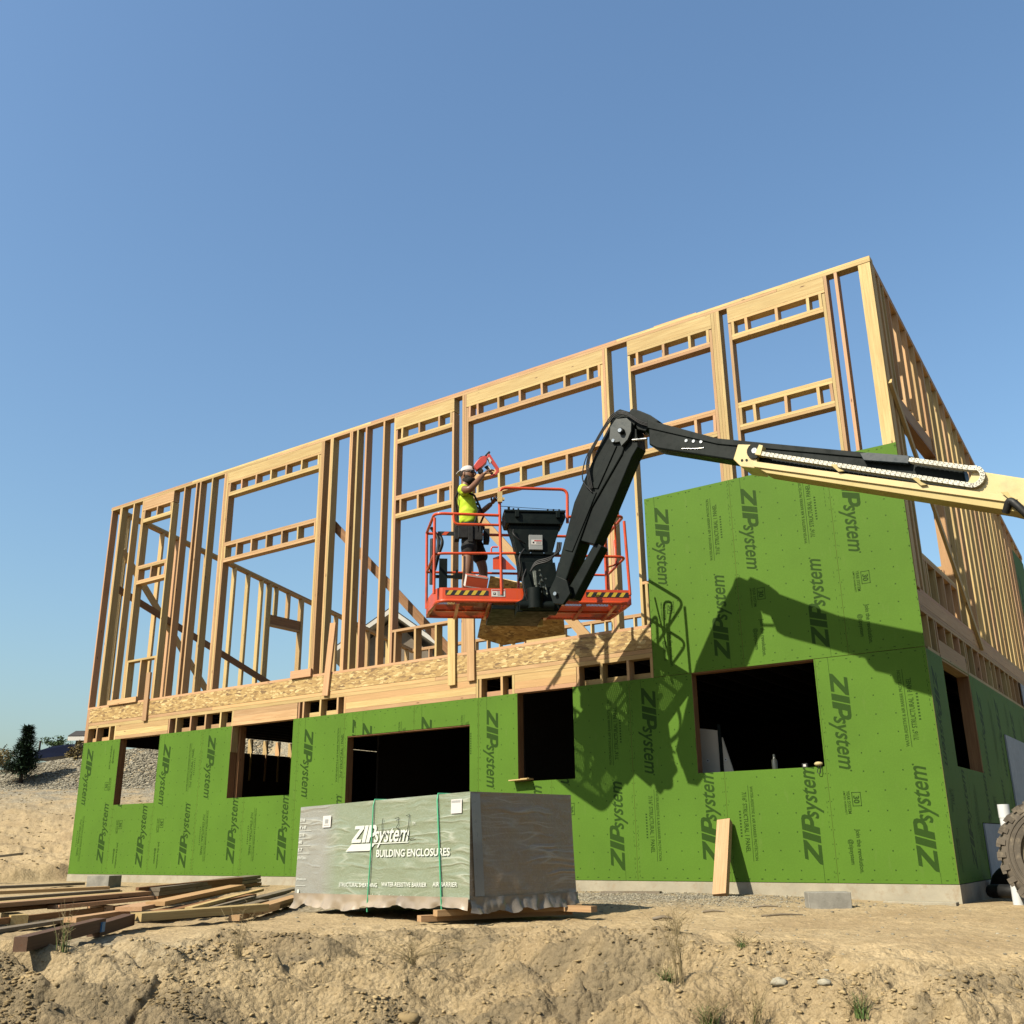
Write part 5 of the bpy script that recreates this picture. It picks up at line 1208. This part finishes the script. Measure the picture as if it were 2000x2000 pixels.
# things on the sills
sx = MB(); sx.tube([(-1.83, .05, 1.231), (-1.83, .05, 1.33), (-1.83, .05, 1.36), (-1.83, .05, 1.40)], [.035, .035, .016, .014], 12); tag(sx.build('bottle', GLASSB), 'dark glass bottle on the sill of the wide right-hand window', 'bottle')
sx = MB(); ellip(sx, (-1.30, -.01, 1.26), Vector((.05, 0, 0)), Vector((0, .04, 0)), Vector((0, 0, .025)), 10, 6, 0); sx.tube(rounded([(-1.29, -.03, 1.25), (-1.32, -.035, 1.16), (-1.28, -.035, 1.15), (-1.27, -.03, 1.24)], .03, 4), .004, 5, 1); tag(sx.build('work_glove', [m_plain('tan_glove', (.62, .5, .25), .9), BLK]), 'tan work glove with a dangling cord at the right end of the window sill', 'glove')
sx = MB(); sx.box(-1.50, -1.44, .02, .06, 1.231, 1.275, 0); sx.box(-1.485, -1.455, .018, .0205, 1.24, 1.265, 1); tag(sx.build('tape_measure', [BLK, STICKER], None, .004), 'small black tape measure beside the glove on the sill', 'tape measure')
sx = MB(); sx.hexa((-5.33, -.06, 1.262), Vector((.30, 0, .01)), Vector((0, .16, 0)), Vector((0, 0, .014))); sx.hexa((-5.25, -.04, 1.276), Vector((.14, 0, 0)), Vector((0, .1, 0)), Vector((0, 0, .010))); tag(sx.build('wood_scrap', WOOD), 'pale wood scraps sticking out over the sill of the narrow window', 'wood scrap')
sx = MB(); sx.prism_f([(0, 0), (.10, .14), (.14, -.06)], lambda a, b, q: Vector((-9.80+a, -.02-.006*q-a*.3, .78+b))); 

# ------------------------------------------------------------------ ground sheet
az = np.concatenate([np.linspace(-math.pi, -1.35, 40, endpoint=False), np.linspace(-1.35, .12, 1250, endpoint=False), np.linspace(.12, math.pi, 50, endpoint=False)])
rr_ = np.concatenate([np.linspace(.6, 4.2, 22, endpoint=False), np.linspace(4.2, 5.4, 60, endpoint=False), np.linspace(5.4, 9.6, 420, endpoint=False), np.geomspace(9.6, 24, 170, endpoint=False), np.geomspace(24, 58, 140, endpoint=False), np.geomspace(58, 3000, 50)])
AZ, RR_ = np.meshgrid(az, rr_); gx = CAM.x+RR_*np.sin(AZ); gy = CAM.y+RR_*np.cos(AZ)
gzz = terrain(gx, gy, True); na, nr = len(az), len(rr_)
co = np.stack([gx, gy, gzz], -1).reshape(-1, 3); co = np.vstack([co, [[CAM.x, CAM.y, float(gzz[0].mean())]]])
i, j = np.meshgrid(np.arange(nr-1), np.arange(na), indexing='ij'); j2 = (j+1) % na
q = np.stack([i*na+j, i*na+j2, (i+1)*na+j2, (i+1)*na+j], -1).reshape(-1, 4)[:, ::-1]
tri = np.stack([np.full(na, len(co)-1), np.arange(na), (np.arange(na)+1) % na], -1)
me = bpy.data.meshes.new('ground'); me.vertices.add(len(co)); me.vertices.foreach_set('co', co.astype(np.float32).ravel())
me.loops.add(q.size+tri.size); me.loops.foreach_set('vertex_index', np.concatenate([q.ravel(), tri.ravel()]).astype(np.int32))
me.polygons.add(len(q)+len(tri)); me.polygons.foreach_set('loop_start', np.concatenate([np.arange(len(q))*4, len(q)*4+np.arange(len(tri))*3]).astype(np.int32))
me.polygons.foreach_set('use_smooth', np.ones(len(q)+len(tri), bool)); me.update(calc_edges=True); me.validate()
U, Vv = uv_of(co[:, 0], co[:, 1])
uc_ = np.interp(Vv, [-9, -5.5, -3.2, -1.6, -.4, .9, 2.2, 5], [6.3, 6.5, 7.2, 8.0, 8.15, 7.3, 6.1, 5.6])
bankm = sst(.6, -.6, U-uc_)
gravel = np.clip(np.exp(-((co[:, 0]+3.2)/1.5)**2-((co[:, 1]+.9)/.9)**2)*1.3+sst(25, 33, U)*.9+.7*np.exp(-((co[:, 0]+5.9)/.7)**2-((co[:, 1]+3.2)/.8)**2)+.8*np.exp(-((co[:, 0]+4.4)/.8)**2-((co[:, 1]+6.6)/.35)**2), 0, 1)
a = me.attributes.new('gc', 'FLOAT_VECTOR', 'POINT'); a.data.foreach_set('vector', co.astype(np.float32).ravel())
z3 = np.zeros((len(co), 3), np.float32); z3[:, 0] = bankm; z3[:, 1] = gravel
def seam(x, y): return sst(.10, .26, fbm((x+y)*.55+11, (y-x)*1.5, 3, 200))
z3[:, 2] = seam(co[:, 0], co[:, 1])*bankm*.9
a = me.attributes.new('zone', 'FLOAT_VECTOR', 'POINT'); a.data.foreach_set('vector', z3.ravel())
me.materials.append(GROUND); g = bpy.data.objects.new('ground', me); link(g); tag(g, kind='structure')

# loose stones and clods: low irregular lumps, many in one mesh
ICO = None
def lump_field(name, mat, placer, n, seed, label=None, cat=None, jag=.28):
    rr = np.random.RandomState(seed)
    bm = __import__('bmesh').new(); __import__('bmesh').ops.create_icosphere(bm, subdivisions=1, radius=1); bm.verts.ensure_lookup_table()
    base = np.array([v.co[:] for v in bm.verts]); fcs = np.array([[v.index for v in f.verts] for f in bm.faces]); bm.free()
    P = placer(rr, n); n = len(P); x, y, r = P[:, 0], P[:, 1], P[:, 2]; z = terrain(x, y, True)
    nb = len(base); V = base[None]*(1+rr.uniform(-jag, jag, (n, nb, 1))); V = V*rr.uniform(.6, 1.15, (n, 1, 3))*np.array([1, 1, .72])
    th = rr.uniform(0, 6.28, n); c, s = np.cos(th), np.sin(th)
    X = V[..., 0]*c[:, None]-V[..., 1]*s[:, None]; Y = V[..., 0]*s[:, None]+V[..., 1]*c[:, None]
    out = np.stack([X*r[:, None]+x[:, None], Y*r[:, None]+y[:, None], V[..., 2]*r[:, None]*.6+z[:, None]+.10*r[:, None]], -1).reshape(-1, 3)
    F = (fcs[None]+(np.arange(n)*nb)[:, None, None]).reshape(-1, 3)
    me = bpy.data.meshes.new(name); me.vertices.add(len(out)); me.vertices.foreach_set('co', out.astype(np.float32).ravel())
    me.loops.add(F.size); me.loops.foreach_set('vertex_index', F.astype(np.int32).ravel()); me.polygons.add(len(F)); me.polygons.foreach_set('loop_start', (np.arange(len(F))*3).astype(np.int32)); me.update(calc_edges=True)
    a = me.attributes.new('gc', 'FLOAT_VECTOR', 'POINT'); a.data.foreach_set('vector', out.astype(np.float32).ravel())
    a = me.attributes.new('tn', 'FLOAT', 'POINT'); tv = rr.uniform(0, 1, n)
    if name == 'soil_clods': tv = np.clip(.35+.5*tv-.6*seam(x, y), 0, 1)
    a.data.foreach_set('value', np.repeat(tv, nb).astype(np.float32))
    me.materials.append(mat); o = bpy.data.objects.new(name, me); link(o); return tag(o, label, cat, kind='stuff')
def uv_xy(u, v): return CAM.x-.5722*u+.8201*v, CAM.y+.8201*u+.5722*v
def pl_rip(rr, n):
    v = rr.uniform(-31, -12, n*3); u = rr.uniform(45, 52.5, n*3); x, y = uv_xy(u, v); r = rr.uniform(.035, .10, n*3)
    k_ = rr.uniform(0, 1, n*3) < (.75+.5*sst(51, 46, u)); P = np.stack([x, y, r], -1)[k_]; return P[:n]
lump_field('rubble_slope', ROCK, pl_rip, 26000, 3, 'slope of pale grey rubble below the skyline behind the house', 'rubble')
def pl_bank(rr, n):
    v = rr.uniform(-5.5, 5, n*5); u = rr.uniform(4.6, 8.6, n*5); x, y = uv_xy(u, v)
    uc = np.interp(v, [-9, -5.5, -3.2, -1.6, -.4, .9, 2.2, 5], [6.3, 6.5, 7.2, 8.0, 8.15, 7.3, 6.1, 5.6])
    dens = sst(.25, -.3, u-uc)*(sst(-.05, .25, fbm(x*1.3, y*1.3, 3, 90))+.10)*np.where(v > .5, .35, 1.)
    k_ = rr.uniform(0, 1, n*5) < dens; r = .004+.020*rr.uniform(0, 1, n*5)**3; return np.stack([x, y, r], -1)[k_][:n]
lump_field('soil_clods', CLOD, pl_bank, 26000, 5, 'loose crumbly clods scattered over the dug bank', 'soil', .45)
def pl_grav(rr, n):
    x = rr.normal(-3.0, .95, n); y = rr.normal(-.85, .5, n); k_ = (y < -.10); return np.stack([x, y, rr.uniform(.006, .016, n)], -1)[k_]
lump_field('gravel', ROCK, pl_grav, 5000, 8, 'grey gravel patch against the footing right of the pack', 'gravel')
def pl_flat(rr, n):
    x = rr.uniform(-8, 1.2, n); y = rr.uniform(-5.2, -.2, n); return np.stack([x, y, .004+.016*rr.uniform(0, 1, n)**4], -1)
lump_field('pebbles', ROCK, pl_flat, 1500, 12, 'small pale pebbles sprinkled over the trodden sand', 'pebbles')
def pl_hill(rr, n):
    v = rr.uniform(-19, -6, n); u = rr.uniform(15, 36, n); x, y = uv_xy(u, v); k_ = (x < -16.2) | (y > 11); return np.stack([x, y,   .012+.035*rr.uniform(0, 1, n)**3], -1)[k_]
lump_field('hillside_stones', CLOD, pl_hill, 5000, 14, 'stones scattered over the dug slope left of the house', 'stones')
for lb, (x, y), r, dk in (('fist-sized grey clod on the bank below the pack', (-2.25, -5.85), .07, 0), ('pale flat stone beside the lower right grass', (.05, -5.28), .045, 1), ('white stone right of the lone green tuft', (.32, -5.30), .035, 1), ('dark wet clod at the bottom centre of the bank', (-2.05, -6.1), .10, 0)):
    m = MB(); b0 = len(m.v); ellip(m, (x, y, gz(x, y)+r*.15), Vector((r*1.2, 0, 0)), Vector((0, r*.8, 0)), Vector((0, 0, r*.55)), 11, 8)
    m.v = [tuple(Vector(p)+Vector((R.uniform(-1, 1), R.uniform(-1, 1), R.uniform(-1, 1)))*r*.13) for p in m.v]; m.t = [.8 if dk else .25]*len(m.v)
    tag(m.build('stone' if dk else 'soil_clod', ROCK if dk else CLOD), lb, 'stone' if dk else 'clod')

# ------------------------------------------------------------------ weeds
def tuft(label, x, y, n, hmin, hmax, spread, dry=0.3, w=.0035, seeds=0, name='grass_tuft'):
    rr = random.Random(int(abs(x*1000+y*77))); z = gz(x, y)-.01
    for part, mat, cnt in (('green_blades', GRASSM, int(n*(1-dry))), ('dry_stems', DRYG, int(n*dry)+seeds)):
        if cnt == 0: continue
        m = MB()
        for q in range(cnt):
            a = rr.uniform(0, 6.28); sp = rr.uniform(.1, 1)*spread*(1.2 if part == 'green_blades' else 1); h = rr.uniform(hmin, hmax)*(1 if part == 'green_blades' else 1.5)
            b = Vector((x+rr.gauss(0, .018), y+rr.gauss(0, .018), z)); P = []
            for k_ in range(5):
                t = k_/4; P.append(b+Vector((math.cos(a)*sp*h*t*t*1.2, math.sin(a)*sp*h*t*t*1.2, h*t*(1-.25*sp*t))))
            if part == 'green_blades':
                sd_ = Vector((-math.sin(a), math.cos(a), 0)); vs = []; ww = w*rr.uniform(.7, 1.3)
                for k_, p in enumerate(P): q_ = ww*(1-k_/4*.85); vs += [p-sd_*q_, p+sd_*q_]
                m.add(vs, [(2*k_, 2*k_+1, 2*k_+3, 2*k_+2) for k_ in range(4)], 0, None, rr.random())
            else:
                m.tube(P, [.0016, .0014, .0012, .001, .0008], 4, 0, False, tn=rr.random())
                for s_ in range(rr.randint(1, 4)):
                    i_ = rr.randint(2, 4); a2 = rr.uniform(0, 6.28); L = rr.uniform(.01, .05)
                    m.tube([P[i_], P[i_]+Vector((math.cos(a2)*L, math.sin(a2)*L, L*.6))], [.0016, .0008], 4, 0, False, tn=rr.random())
        if part == 'green_blades' or int(n*(1-dry)) == 0: root = m.build(name, mat); 
        else: m.build(part, mat, root)
    return tag(root, label, 'grass')
tuft('bushy green tuft at the lower right with tall dry stems behind', -.611, -5.393, 120, .05, .13, 1.0, .15)
tuft('tall dry stalks rising beside the bushy green tuft', -.50, -5.45, 26, .22, .34, .35, 1.0)
tuft('small dark tuft highest up on the smooth sand', -.302, -4.955, 46, .03, .085, 1.4, .35, seeds=6)
tuft('lone green tuft at the bottom right of the sand', .574, -5.524, 80, .05, .14, .8, .2)
tuft('green tuft cut by the bottom edge, left of the lone one', -.24, -5.62, 110, .06, .15, .8, .3, seeds=14)
tuft('sparse stalky weed at the bottom edge between two tufts', .02, -5.60, 34, .10, .22, .7, .8)
tuft('wiry dry weed sprawling on the bank below the pack', -2.478, -5.565, 60, .08, .20, 2.2, .9)
tuft('thin upright weed by the dark timber post', -4.22, -7.12, 34, .10, .26, .35, .5)
tuft('faint spindly weed on the bank left of the pack', -3.35, -6.35, 16, .12, .26, .4, 1.0)
tuft('faint low weed on the sand right of the pack shadow', -.86, -4.72, 26, .05, .11, 1.1, 1.0)

# ------------------------------------------------------------------ skyline
def at(px, py, dist):
    d = fw+rt*((px-1000)/1899.5)-up*((py-1034.4)/1899.5); return CAM+d*dist
def crown(m, c, rx, ry_, rz_, n, leaf, seed, shape='round'):
    rr = random.Random(seed); c = V3(c)
    cl = [(Vector((rr.gauss(0, .45), rr.gauss(0, .45), rr.uniform(-.8, .8))), rr.uniform(.25, .5)) for _ in range(14)]
    for _ in range(n):
        k_, s_ = rr.choice(cl); p = k_+Vector((rr.gauss(0, 1), rr.gauss(0, 1), rr.gauss(0, 1)))*s_*.55
        p = c+Vector((p.x*rx, p.y*ry_, p.z*rz_)); a = Vector((rr.gauss(0, 1), rr.gauss(0, 1), rr.gauss(0, 1))).normalized(); b = a.orthogonal().normalized(); q = a.cross(b); L = leaf*rr.uniform(.6, 1.4)
        m.add([p-b*L*.5, p+q*L*.35, p+b*L*.5, p-q*L*.35], [(0, 1, 2, 3)], 0, None, rr.random())
def conifer(label, base, h, w, seed):
    rr = random.Random(seed); base = V3(base); m = MB(); m.tube([base+Vector((0, 0, -.5)), base+Vector((.05, 0, h*.5)), base+Vector((.12, 0, h))], [.10, .06, .015], 7); tr = m.build('conifer', BARK)
    tag(tr, label, 'tree'); m = MB()
    for q in range(270):
        t = rr.random()**1.25*.95; zz = h*(.0+t*.98); L = w*(1-t)**1.25*rr.uniform(.45, 1.2)+.06; a = rr.uniform(0, 6.28); p0 = base+Vector((.12*t, 0, zz)); dr = Vector((math.cos(a), math.sin(a), rr.uniform(-.05, .35)))
        for k_ in range(24):
            s_ = (k_+rr.random())/24; p = p0+dr*L*s_+Vector((rr.gauss(0, .05), rr.gauss(0, .05), -L*.22*s_*s_+rr.gauss(0, .04))); b = (dr+Vector((rr.gauss(0, .6), rr.gauss(0, .6), rr.gauss(0, .4)))).normalized(); c_ = b.cross(Vector((0, 0, 1))).normalized(); e = .17*rr.uniform(.5, 1.2)
            m.add([p, p+b*e+c_*e*.22, p+b*e*1.8, p+b*e-c_*e*.22], [(0, 1, 2, 3)], 0, None, rr.random())
    m.build('crown', CONIF, tr)
D1 = 46
conifer('dark young conifer on the rubble at the far left skyline', at(42, 1510, D1), 2.25, .92, 5)
def bush(label, px, py, dist, w, h, mat, seed, n=900, name='bush', leaf=.10):
    c = at(px, py, dist); m = MB(); rr = random.Random(seed)
    for q in range(5): a = rr.uniform(0, 6.28); m.tube([c+Vector((0, 0, -h*.6)), c+Vector((math.cos(a)*w*.3, math.sin(a)*w*.3, h*.2))], [.03, .01], 5)
    t = m.build(name, BARK); tag(t, label, 'bush' if name == 'bush' else 'tree'); m = MB(); crown(m, c, w*.5, w*.5, h*.5, n, leaf, seed); m.build('crown', mat, t)
bush('low green bush left of the conifer at the picture edge', 4, 1488, 49, 1.4, 1.3, BUSHM, 4)
bush('broad-leaved tree crown against the sky behind the blue tarp', 107, 1449, 62, 1.7, .65, LEAFT, 8, 900, 'tree', .12)
bush('dry brown bush beside the corner of the house', 145, 1467, 50, .75, .85, BUSHM, 9, 700)
bush('dry reddish bush against the corner post of the house', 156, 1475, 49, .55, 1.3, BUSHM, 19, 500)
bush('brown bush on the rubble seen through the first window', 302, 1462, 50, 1.0, 1.0, BUSHM, 29, 700)
bush('golden bush on the skyline seen through the second window', 512, 1458, 52, 2.6, 1.0, BUSHM, 39, 1300)
m = MB(); a = at(68, 1470, 52); b = at(146, 1462, 53); P = [a+Vector((0, 0, -.35)), a+Vector((0, 0, .05)), at(104, 1459, 52.5)+Vector((0, 0, .05)), at(143, 1453, 53), b+Vector((.1, 0, .05)), b+Vector((0, 0, -.3))]
off = -fw.normalized()*0+Vector((-1.2, 1.8, 0)); n_ = len(P); m.add(P+[p+off for p in P], [tuple(range(n_)), tuple(range(2*n_-1, n_-1, -1))]+[(i, i+n_, (i+1) % n_+n_, (i+1) % n_) for i in range(n_)]); tag(m.build('blue_tarp', TARP), 'dark blue tarpaulin over a low pile on the skyline', 'tarpaulin')
m = MB(); a = at(77, 1462, 54); m.tube([a+Vector((0, 0, -.5)), a+Vector((0, 0, .42))], .055, 8); tag(m.build('post', BARK), 'lone dark post on the skyline between conifer and leafy tree', 'post')
# neighbour house at the far left
def gable(name, label, px, py, dist, width_, hgt, eave, ridge_dir, wall):
    c = at(px, py, dist); e1 = V3(ridge_dir).normalized(); e2 = Vector((-e1.y, e1.x, 0)); h_ = thing(name, label, 'house', c)
    m = MB(); m.hexa(c+Vector((0, 0, -1.6)), e1*width_*.92, e2*width_*.8, Vector((0, 0, 3.0))); m.build('wall', wall, h_)
    m = MB(); 
    for sg in (-1, 1):
        p0 = c+Vector((0, 0, hgt)); p1 = c+e2*sg*(width_*.5+eave)+Vector((0, 0, -.05))
        for z0, z1, mi in ((0, .06, 1), (-.22, 0, 0)):
            vs = [p0-e1*(width_*.5+eave)+Vector((0, 0, z0)), p0+e1*(width_*.5+eave)+Vector((0, 0, z0)), p1+e1*(width_*.5+eave)+Vector((0, 0, z0)), p1-e1*(width_*.5+eave)+Vector((0, 0, z0))]
            vs += [v+Vector((0, 0, z1-z0)) for v in vs]; m.add(vs, [(0, 1, 2, 3), (7, 6, 5, 4), (0, 4, 5, 1), (1, 5, 6, 2), (2, 6, 7, 3), (3, 7, 4, 0)], mi)
    m.build('roof', [ROOFW, ROOFD], h_); m = MB(); m.prism_f([(-width_*.42, 0), (width_*.42, 0), (0, hgt*.85)], lambda x, y, q: c+e1*(width_*.46*(1 if q else -1))+e2*x+Vector((0, 0, y-.1))); m.build('gable_wall', wall, h_); return h_
gable('neighbour_house', 'brown neighbour house with white eaves half hidden by the left corner', 178, 1440, 56, 1.35, .32, .25, (.82, .57, 0), HWALL)
gable('neighbour_house', 'pale-fasciaed gabled house behind the upper floor, seen between the studs', 775, 1290, 46, 4.3, 1.9, .55, (-.57, .82, 0), HWALL)
gable('neighbour_house', 'small grey house seen through the second ground-floor window', 472, 1465, 60, 1.6, .5, .2, (.9, .4, 0), GREYPANEL)
